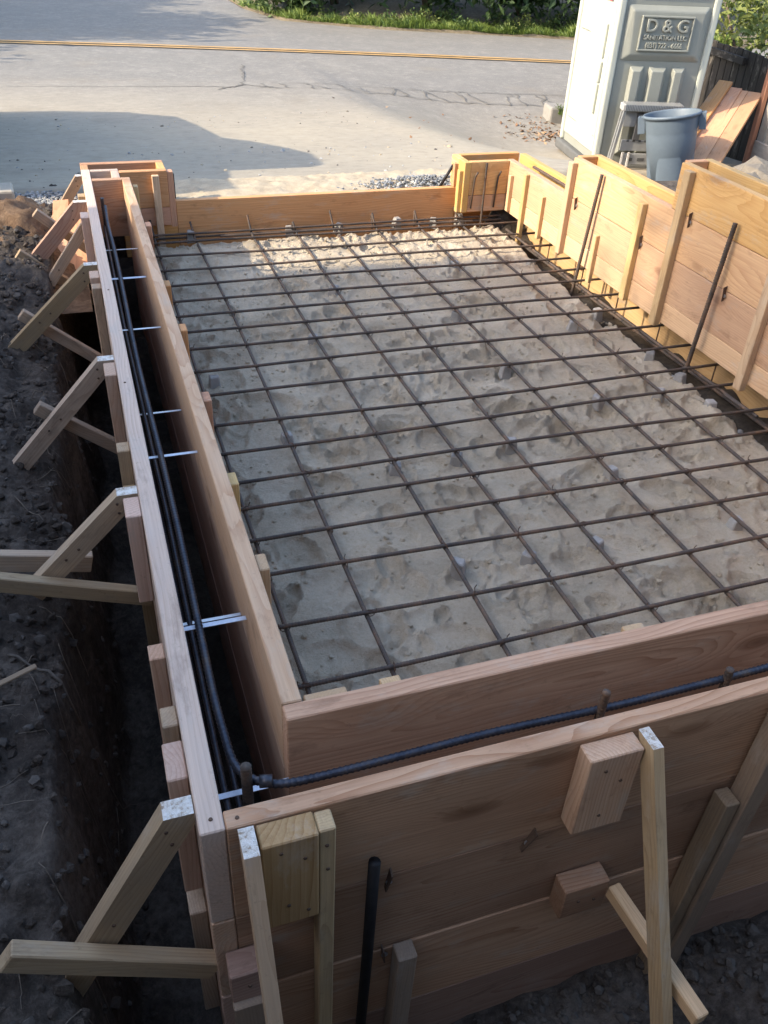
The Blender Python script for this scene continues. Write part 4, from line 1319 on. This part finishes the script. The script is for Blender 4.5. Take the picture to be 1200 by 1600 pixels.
scatter("pavement_crumbs", "pale crumbs of stone scattered before the gravel", [GRV2, TANC], pts, .007, .018, 6)
# stones in the pit before the front form and clods on the bank
pts = []
for i in range(900):
    x = rg.uniform(.2, 2.0); y = rg.uniform(.32, .84)
    if rg.random() < .5: y = .84 - abs(rg.gauss(0, .12))
    if y < .25: continue
    pts.append((x, y, ground_h(x, min(y, .855)) ))
scatter("pit_gravel", "dark stones and clods in the pit before the front form", [ROCKS, SOIL, SOIL], pts, .005, .018, 7, .8)
pts = []
for i in range(3200):
    x = rg.uniform(-.75, -.12); y = rg.uniform(.3, 4.9)
    pts.append((x, y, ground_h(x, y)))
scatter("bank_clods", "loose clods and stones on the dark earth bank", [SOIL, SOIL, SOIL, SOIL, SOIL, ROCKS], pts, .003, .017, 8, .8)
pts = [(rg.uniform(.26, 2.45), rg.uniform(1.1, 4.7), 0) for i in range(2600)]
pts = [(x, y, sand_h(x, y)) for x, y, z in pts]
scatter("sand_crumbs", "crumbs of damp sand and mortar on the sand bed", [SAND, SAND], pts, .002, .009, 9, .8)
pts = [(rg.uniform(.25, 2.35), 0, 0) for i in range(10)]
pts = []
for i in range(500):
    y = rg.uniform(1.1, 4.7); x = 2.36 + abs(rg.gauss(0, .05))
    if x > 2.5: continue
    pts.append((x, y, -.44 - 1.1 * (x - 2.36)))
scatter("trench_gravel", "stones and mortar crumbs along the sunny footing trench", [ROCKD, DOB, TANC], pts, .004, .013, 10, .8)

LEAFB = flat("dry_leaf", (.17, .095, .05), .8, 30, .4)
LEAFB2 = flat("dry_leaf_pale", (.33, .22, .125), .8, 30, .3)
def leaf_litter(name, label, pts, smin, smax, seed, mats):
    rg = rnd(seed); vts, fcs, mids = [], [], []
    for (x, y, z) in pts:
        s = rg.uniform(smin, smax)
        Rm = Euler((rg.uniform(-.6, .6), rg.uniform(-.6, .6), rg.uniform(0, 6.3))).to_matrix()
        b = len(vts)
        for (u, v, w) in ((-1, 0, .1), (-.1, -.45, 0), (1, 0, .25), (-.1, .45, .15)):
            vts.append(tuple(Rm @ Vector((u * s, v * s, w * s)) + Vector((x, y, z + s * .3))))
        fcs.append((b, b + 1, b + 2, b + 3)); mids.append(rg.randrange(len(mats)))
    o = mk(name, vts, fcs, mats, None, mids=mids)
    return tag(o, label, None, None, "stuff")
pts = []
for i in range(260):
    x = rg.gauss(5.42, .22); y = rg.gauss(9.85, .30)
    pts.append((x, y, road_z(x, y)))
leaf_litter("leaf_litter", "dry brown leaves drifted against the kerb stones", pts, .014, .042, 1, [LEAFB, LEAFB, LEAFB2])
pts = []
for i in range(26):
    x = rg.uniform(2.5, 4.6); y = rg.uniform(7.0, 11)
    pts.append((x, y, road_z(x, y)))
leaf_litter("leaf_litter", "single dry leaves blown over the pavement", pts, .012, .03, 2, [LEAFB, LEAFB2, LEAFB])

# roots and chips on the bank
rg = rnd(91)
ROOT = flat("dry_root_fibre", (.15, .122, .095), .9, 30, .3)
vts, fcs = [], []
def fibre(pts, r):
    b = len(vts)
    P = [Vector(p) for p in pts]
    for i, q in enumerate(P):
        t = (P[min(i + 1, len(P) - 1)] - P[max(i - 1, 0)]).normalized()
        nn = t.orthogonal().normalized(); bb = t.cross(nn)
        rr = r * (1 - .6 * i / (len(P) - 1))
        for k in range(4):
            a = math.pi / 2 * k
            vts.append(tuple(q + (nn * math.cos(a) + bb * math.sin(a)) * rr))
    for i in range(len(P) - 1):
        for k in range(4):
            fcs.append((b + i * 4 + k, b + i * 4 + (k + 1) % 4, b + i * 4 + 4 + (k + 1) % 4, b + i * 4 + 4 + k))
for i in range(75):
    x = rg.uniform(-.6, -.16); y = rg.uniform(.5, 3.6); a = rg.uniform(0, 6.28)
    L_ = rg.uniform(.02, .19); n_ = 6; bend = rg.uniform(-.7, .7); p = []
    hx, hy = x, y
    for k in range(n_):
        p.append((hx, hy, ground_h(min(hx, -.15), hy) + .006 + .02 * math.sin(k / (n_ - 1) * math.pi) * rg.random()))
        hx += L_ / n_ * math.cos(a + bend * k / n_); hy += L_ / n_ * math.sin(a + bend * k / n_)
    fibre(p, rg.uniform(.0007, .0022))
o = mk("root_fibres", vts, fcs, ROOT); tag(o, "thin dry roots and straw lying on the earth bank", None, None, "stuff")
def bank_stick(y, x0, x1, dz, r, lab, dy=.05, mat=None):
    p = []
    for k in range(7):
        t = k / 6
        x = x0 + (x1 - x0) * t
        p.append((x, y + dy * t, ground_h(x, y + dy * t) + .010 + dz * math.sin(t * 3.14)))
    o = tube("stick", p, r, mat or ROOT, None, 6); tag(o, lab, "stick")
bank_stick(1.72, -.34, -.20, .01, .004, "thicker dark root lying down the bank below the crossed struts", -.12, flat("dark_root", (.11, .095, .08), .9, 30, .3))
t_ = thing("wood_chip", "split chip of wood lying flat on the bank", "wood chip", (-.31, 1.62, -.33))
zc_ = ground_h(-.31, 1.62) + .012
board("chip", (-.36, 1.60, zc_), (-.27, 1.635, zc_ + .006), .014, .006, STKD, t_, up=(0, 1, .2))
o = tube("stick", [(.93, .47, -.955), (.955, .455, -.945), (.985, .40, -.950), (1.01, .35, -.957)], .007, STKY, None, 6); tag(o, "bent yellow splinter on the pit floor by the stub strut", "stick")

# reddish clay heap at the street end of the bank
CLAY = soil_mat("reddish_clay", (.07, .045, .03), (.15, .095, .06), (.26, .175, .11), (.4, .33, .25))
gx = axis([(-1.3, -.02, .02)]); gy = axis([(3.95, 5.12, .02)])
vts = []
for y in gy:
    for x in gx:
        h = .16 * sm(3.95, 4.75, y) * (1 - sm(4.9, 5.12, y)) * (1 - sm(-.32, -.03, x)) - .03
        n_ = .05 * fbm(x * 6, y * 6, 3, 5) + .03 * abs(fbm(x * 19, y * 19, 8, 4))
        vts.append((x, y, -.36 + .10 * sm(4.1, 4.8, y) + h + n_ * sm(3.95, 4.2, y)))
nx = len(gx)
o = mk("clay_heap", vts, [(j * nx + i, j * nx + i + 1, (j + 1) * nx + i + 1, (j + 1) * nx + i) for j in range(len(gy) - 1) for i in range(nx - 1)], CLAY, smooth=True)
tag(o, "reddish clay heaped at the street end of the bank", None, None, "structure")
# ------------------------------------------------------------------ VEGETATION
def leaf_mat(name, c1, c2, c3, trans=.25):
    m, nt, b = mat_new(name)
    g = nt.nodes.new('ShaderNodeNewGeometry')
    n1 = noise_t(nt, g.outputs['Position'], 2.2, 3, .6)
    wn_ = nt.nodes.new('ShaderNodeTexWhiteNoise'); wn_.noise_dimensions = '3D'
    nt.links.new(scaled(nt, g.outputs['Position'], (9, 9, 9)), wn_.inputs[0])
    k = mth(nt, 'ADD', mth(nt, 'MULTIPLY', n1, .6), mth(nt, 'MULTIPLY', noise_t(nt, g.outputs['Position'], 14, 2, .6), .4))
    c = ramp(nt, k, [(.36, c1), (.5, c2), (.64, c3)])
    nt.links.new(c, b.inputs['Base Color'])
    b.inputs['Roughness'].default_value = .55
    b.inputs['Specular IOR Level'].default_value = .3
    tr = nt.nodes.new('ShaderNodeBsdfTranslucent'); nt.links.new(c, tr.inputs[0])
    mx = nt.nodes.new('ShaderNodeMixShader'); mx.inputs[0].default_value = trans
    nt.links.new(b.outputs[0], mx.inputs[1]); nt.links.new(tr.outputs[0], mx.inputs[2])
    nt.links.new(mx.outputs[0], nt.nodes['Material Output'].inputs[0])
    return m
LFD = leaf_mat("dark_evergreen_leaf", (.022, .042, .016), (.038, .068, .024), (.062, .105, .034))
LFM = leaf_mat("ivy_leaf", (.05, .085, .03), (.085, .13, .04), (.14, .20, .065))
LFL = leaf_mat("light_leaf", (.10, .13, .03), (.17, .20, .05), (.27, .29, .09))
GRS = leaf_mat("verge_grass", (.085, .135, .03), (.15, .21, .045), (.24, .30, .075), .35)
BRK = flat("bark", (.11, .085, .065), .9, 12, .35, bstr=.8, bdist=.01)

def leaf_cloud(name, mat, parent, M, blobs, nleaf, size, seed, shell=.45, droop=.2):
    """blobs: list of (centre, radii); leaves sit in clumps through each blob"""
    rg = rnd(seed); vts, fcs = [], []
    tot = sum(b[1][0] * b[1][1] * b[1][2] for b in blobs)
    for (c, r) in blobs:
        n_ = int(nleaf * r[0] * r[1] * r[2] / tot)
        ncl = max(3, n_ // 14)
        for q in range(ncl):
            d = Vector((rg.gauss(0, 1), rg.gauss(0, 1), rg.gauss(0, 1))).normalized()
            rad = (shell + (1 - shell) * rg.random()) ** .8 * rg.uniform(.75, 1.1)
            cc = Vector(c) + Vector((d.x * r[0], d.y * r[1], d.z * r[2])) * rad
            for w in range(14):
                p = cc + Vector((rg.gauss(0, 1), rg.gauss(0, 1), rg.gauss(0, .8))) * size * 1.5
                s = size * rg.uniform(.55, 1.25)
                E_ = Euler((rg.uniform(-1.1, 1.1) , rg.uniform(-1.1, 1.1), rg.uniform(0, 6.28))).to_matrix()
                b = len(vts)
                for (u, v, z) in ((-.9, 0, 0), (-.15, -.46, .10), (.95, 0, -.12), (-.15, .46, .10)):
                    vts.append(tuple(p + E_ @ Vector((u * s, v * s, z * s))))
                fcs.append((b, b + 1, b + 2, b + 3))
    return mk(name, vts, fcs, mat, parent, M)

def shrub(label, loc, blobs, n, size, mat, seed, group=None, trunk=True, cat="shrub", name="shrub"):
    t = thing(name, label, cat, loc, 0, group)
    M = Matrix.Translation(Vector(loc))
    leaf_cloud("foliage", mat, t, M, blobs, n, size, seed)
    if trunk:
        rg = rnd(seed + 500)
        for q in range(3):
            c, r = blobs[q % len(blobs)]
            tube_local = [Vector(loc) + Vector((rg.uniform(-.1, .1), rg.uniform(-.1, .1), -.05)), Vector(loc) + Vector(c) * .55 + Vector((rg.uniform(-.1, .1), 0, 0)), Vector(loc) + Vector(c) + Vector((0, 0, r[2] * .5))]
            tube("stem", tube_local, .03, BRK, t, 6, rfun=lambda u: 1 - .7 * u)
    return t
def verge_y(x):
    return far_edge(x)
# verge earth
gx = axis([(3.4, 14, .35)]); vts = []
kk = [0, .08, .3, .8, 2.0, 5.0, 12.0]
for x in gx:
    for d in kk:
        vts.append((x + d * .25, far_edge(x) - .03 + d, -.90 + .06 * sm(0, .1, d) + .5 * sm(.3, 3.0, d) + .04 * fbm(x * 2, d * 3)))
m_ = len(kk)
o = mk("verge", vts, [(i * m_ + k, (i + 1) * m_ + k, (i + 1) * m_ + k + 1, i * m_ + k + 1) for i in range(len(gx) - 1) for k in range(m_ - 1)], soil_mat("verge_earth", (.06, .05, .035), (.13, .105, .07), (.22, .18, .12), (.3, .25, .18), .5), smooth=True)
tag(o, "earth verge on the far side of the road", None, None, "structure")
# grass strip
rg = rnd(123); vts, fcs = [], []
for i in range(15000):
    x = rg.uniform(3.5, 12); d = abs(rg.gauss(.10, .30)) + .06
    dens = .5 + .8 * fbm(x * 1.3, 7.7) + .35 * fbm(x * 5, 2.7)
    if rg.random() > dens + .35 or d > .95: continue
    y = far_edge(x) + d; xx = x + d * .25
    z = -.86 + .5 * sm(.3, 3.0, d)
    h = rg.uniform(.03, .15) * max(.25, 1 + 1.3 * fbm(x * 2, 1)); a = rg.uniform(0, 6.28); w = rg.uniform(.006, .014); lean = rg.uniform(.02, .16)
    b = len(vts); ca, sa = math.cos(a), math.sin(a)
    vts += [(xx - w * ca, y - w * sa, z), (xx + w * ca, y + w * sa, z), (xx - lean * sa * .4 + w * .7 * ca, y + lean * ca * .4 + w * .7 * sa, z + h * .6), (xx - lean * sa, y + lean * ca, z + h)]
    fcs += [(b, b + 1, b + 2), (b, b + 2, b + 3)]
o = mk("verge_grass", vts, fcs, GRS); tag(o, "bright green grass and weeds along the far verge", None, None, "stuff")
rg = rnd(321); blobs_ = []
for i in range(46):
    x = rg.uniform(3.9, 11.0); d = rg.uniform(.15, .9)
    r_ = rg.uniform(.08, .24)
    blobs_.append(((x + d * .25, far_edge(x) + d, -.80 + .5 * sm(.3, 3.0, d) + r_ * .3), (r_ * 1.3, r_, r_ * .7)))
o = leaf_cloud("verge_weeds", LFM, None, Matrix.Identity(4), blobs_[:26], 2600, .035, 41)
tag(o, "low leafy weeds among the verge grass", None, None, "stuff")
o = leaf_cloud("verge_weeds", LFL, None, Matrix.Identity(4), blobs_[26:], 1600, .030, 42)
tag(o, "pale low weeds in sunny patches of the far verge", None, None, "stuff")
# evergreen bushes beyond the verge
bl = [("ivy covered bush with pale stones at the bend of the far road edge", 4.4, 18.95, .6, LFM, 1800, .085),
      ("dark evergreen bush just behind the bend of the verge", 5.3, 18.7, 1.2, LFD, 4200, .10),
      ("dense dark bush behind the middle of the grass verge", 6.9, 17.95, 1.25, LFD, 4800, .10),
      ("broad dark bush overhanging the verge with hanging leaf sprays", 8.6, 17.3, 1.3, LFD, 4800, .11),
      ("tall dark bush with a few pale twigs by the toilet door", 10.3, 16.7, 1.45, LFD, 4800, .11)]
for i, (lab, x, y, r, mt, n_, sz) in enumerate(bl):
    z0 = -.60 if r > 1 else -.80
    rg = rnd(600 + i)
    blobs = [((0, 0, r * .75), (r, r * .75, r * .85)), ((rg.uniform(-.6, .6) * r, -.3 * r, r * .45), (r * .6, r * .5, r * .5)), ((rg.uniform(-.8, .8) * r, .2, r * 1.5), (r * .8, r * .7, r * .6)), ((.55 * r, -.2 * r, r * .9), (r * .6, r * .5, r * .6)), ((-.6 * r, -.15 * r, r * .7), (r * .55, r * .5, r * .6))]
    shrub(lab, (x, y, z0), blobs, n_, sz, mt, 900 + i, "bushes beyond the road")
o = inst("boulder", rock_mesh(66, CURB, 2, .7), None, Matrix.Translation((4.25, 19.0, -.70)) @ Matrix.Scale(.28, 4)); tag(o, "pale boulder half covered by ivy at the bend of the road", "boulder")
# bush over the fence at the right
shrub("loose shrub with yellow green leaves hanging over the old fence", (8.0, 9.4, -.95), [((0, 0, 1.35), (.9, 1.3, .65)), ((-.55, -.8, 1.15), (.55, .8, .5)), ((-.5, .6, 1.3), (.6, .8, .5))], 1900, .055, LFL, 950)
shrub("darker leafy shrub behind the old fence", (9.2, 9.9, -.95), [((0, 0, 1.4), (.9, 1.8, 1.0)), ((-.2, -1.4, 1.0), (.7, .9, .9))], 3600, .07, LFD, 951)
rgw = rnd(18); vts, fcs = [], []
for i in range(60):
    x = 5.85 + rgw.uniform(-.1, .12); y = 10.15 + rgw.uniform(-.1, .1); z = road_z(x, y) + .12
    fibre([(x, y, z), (x + rgw.uniform(-.02, .02), y, z + .05), (x + rgw.uniform(-.06, .06), y + rgw.uniform(-.05, .05), z + rgw.uniform(.07, .12))], .005)
o = mk("weed_tuft", vts, fcs, GRS); tag(o, "small green weed tuft growing between the kerb stones", "weed")

# ------------------------------------------------------------------ TREES (their shade falls on the road)
def tree(label, loc, h, crown, n, size, seed, mat=LFM, trunk_r=.16, group=None):
    t = thing("tree", label, "tree", loc, 0, group)
    L0 = Vector(loc)
    rg = rnd(seed)
    tube("trunk", [L0 + Vector((0, 0, -.1)), L0 + Vector((.1, .05, h * .35)), L0 + Vector((-.05, .1, h * .7)), L0 + Vector((.0, .0, h))], trunk_r, BRK, t, 10, rfun=lambda u: 1.15 - .85 * u)
    for (c, r) in crown:
        tube("limb", [L0 + Vector((0, .05, h * .45)), L0 + Vector(c) * .6 + Vector((0, 0, h * .2)), L0 + Vector(c)], trunk_r * .4, BRK, t, 6, rfun=lambda u: 1 - .75 * u)
    leaf_cloud("crown", mat, t, Matrix.Translation(L0), crown, n, size, seed, .2)
    return t
tree("leafy street tree shading the left of the road", (-6.5, 18.2, -.9), 4.6, [((.3, -.3, 4.2), (2.3, 2.2, 1.2)), ((1.4, -1.6, 3.3), (1.4, 1.2, .7)), ((-.6, -2.6, 3.4), (1.2, .9, .5)), ((-1, 1.2, 4.6), (1.5, 1.5, 1.0)), ((.6, 1.8, 3.5), (1.2, 1.4, .9))], 9000, .18, 31, trunk_r=.17)
tree("leafy street tree farther along the road bend", (-7.5, 22.5, -.9), 5.4, [((0, 0, 5.0), (2.0, 2.6, 1.4)), ((1.2, -1.5, 4.2), (1.5, 1.6, 1.0)), ((1.0, 1.5, 4.4), (1.4, 1.6, 1.0))], 9000, .2, 32, trunk_r=.19)
tree("small street tree with a sparse crown near the crossing", (-8.2, 14.6, -.9), 4.0, [((0, 0, 3.9), (1.3, .8, .5)), ((.6, -.7, 3.6), (1.0, .5, .35)), ((-.8, .6, 4.3), (1.0, .8, .4))], 1500, .15, 34, trunk_r=.12)
tree("tall thin tree rising behind the house roof", (-12.0, 2.2, .6), 8.6, [((0, 0, 9.0), (1.1, 1.0, 1.1)), ((.3, .7, 8.6), (.7, .45, .5))], 1500, .12, 33, trunk_r=.15)

# ------------------------------------------------------------------ HOUSE on the left (its shade covers the dig)
STUC = flat("painted_siding", (.17, .15, .13), .85, 2, .06, bstr=.2)
ROOF = flat("roof_shingle", (.10, .095, .09), .9, 6, .25, bstr=.5)
GLS = flat("window_glass", (.05, .06, .07), .08, 2, .1, spec=.6)
TRM = flat("white_trim", (.72, .71, .68), .6, 4, .05)
HX, HY0, HY1, HZ = -3.0, -9.0, 4.22, 3.13
hs = thing("house", "plain single storey house beside the dig", "house", (-6, -2, .4))
MB().box(-9.5, HX - .35, HY0, HY1 - .25, -.2, HZ - .05).build("wall", STUC, hs)
rf = MB(); rf.frustum([(-9.9, HY0 - .2, HZ - .05), (HX, HY0 - .2, HZ - .05), (HX, HY1, HZ - .05), (-9.9, HY1, HZ - .05)], [(-6.6, HY0 - .2, HZ + 1.15), (-6.2, HY0 - .2, HZ + 1.15), (-6.2, HY1, HZ + 1.15), (-6.6, HY1, HZ + 1.15)])
rf.build("roof", ROOF, hs)
MB().box(HX - .345, 7.0, -7.5, -1.6, -.2, HZ - .05).build("added_wing_wall", STUC, hs)  # unseen wing added behind the camera to block sky light on the front form
rf = MB(); rf.frustum([(HX + .005, -7.9, HZ - .045), (7.3, -7.9, HZ - .045), (7.3, -1.35, HZ - .045), (HX + .005, -1.35, HZ - .045)], [(HX + .005, -5.3, HZ + 1.0), (7.3, -5.3, HZ + 1.0), (7.3, -4.9, HZ + 1.0), (HX + .005, -4.9, HZ + 1.0)])
rf.build("added_wing_roof", ROOF, hs)  # roof of the added light-blocking wing
for y in (.2, 2.6):
    w_ = MB().box(HX - .36, HX - .31, y - .6, y + .6, 1.4, 2.5).build("window", TRM, hs)
    MB().box(HX - .312, HX - .306, y - .54, y + .54, 1.46, 2.44).build("pane", GLS, w_)

# ------------------------------------------------------------------ PICKUP parked beside the house (its shade lies on the pavement)
PNT = flat("dark_blue_car_paint", (.05, .07, .11), .3, 3, .08, bstr=0.02, spec=.5)
TYR = flat("tyre_rubber", (.025, .025, .025), .9, 20, .2)
RIM = flat("wheel_rim", (.5, .5, .5), .35, 10, .1, metal=.8)
pk = thing("pickup_truck", "dark pickup parked nose to the road beside the earth bank", "pickup", (-2.0, 7.4, -.5))
prof_body = [(5.06, -.05), (5.06, 1.06), (5.78, 1.02), (5.80, 1.00), (7.75, .95), (8.6, .82), (9.3, .68), (9.75, .32), (9.95, -.12), (9.85, -.30), (5.2, -.10)]
prof_cab = [(5.82, .98), (5.84, 1.40), (5.95, 1.46), (6.55, 1.42), (6.95, 1.31), (7.45, 1.12), (7.80, .93)]
def extr(prof, x0, x1, inset=0.0):
    b = MB()
    b.frustum([(x0, y, z) for y, z in prof], [(x1, y, z) for y, z in prof])
    return b
extr(prof_body, -2.80, -1.05).build("body", PNT, pk, None, .03)
extr(prof_cab, -2.72, -1.07).build("cab", PNT, pk, None, .03)
for x in (-2.725, -1.066):
    MB().frustum([(x - .004, 6.0, 1.02), (x - .004, 7.35, 1.02), (x - .004, 6.9, 1.26), (x - .004, 6.05, 1.34)], [(x + .004, 6.0, 1.02), (x + .004, 7.35, 1.02), (x + .004, 6.9, 1.26), (x + .004, 6.05, 1.34)]).build("side_window", GLS, pk)
for y in (5.65, 8.85):
    for x in (-2.70, -1.15):
        zc = road_z(x, y) + .33
        vv, ff_ = [], []
        n = 28
        prof = [(0, -.10), (.20, -.10), (.31, -.095), (.33, -.06), (.33, .06), (.31, .095), (.20, .10), (0, .10)]
        for (r_, d_) in prof:
            for k in range(n):
                a = 2 * math.pi * k / n
                vv.append((d_, r_ * math.cos(a), r_ * math.sin(a)))
        for i in range(len(prof) - 1):
            for k in range(n):
                ff_.append((i * n + k, i * n + (k + 1) % n, (i + 1) * n + (k + 1) % n, (i + 1) * n + k))
        wmat = Matrix.Translation((x, y, zc))
        wh = fixn(mk("wheel", vv, ff_, TYR, pk, wmat))
        MB().box(-.106, .106, -.13, .13, -.13, .13).build("rim", RIM, wh, wmat @ Matrix.Rotation(.6, 4, 'X'), .03)
for x in (-2.7, -1.35):
    MB().box(x - .12, x + .12, 9.66, 9.74, .34, .50).build("headlight", GLS, pk, None, .02)
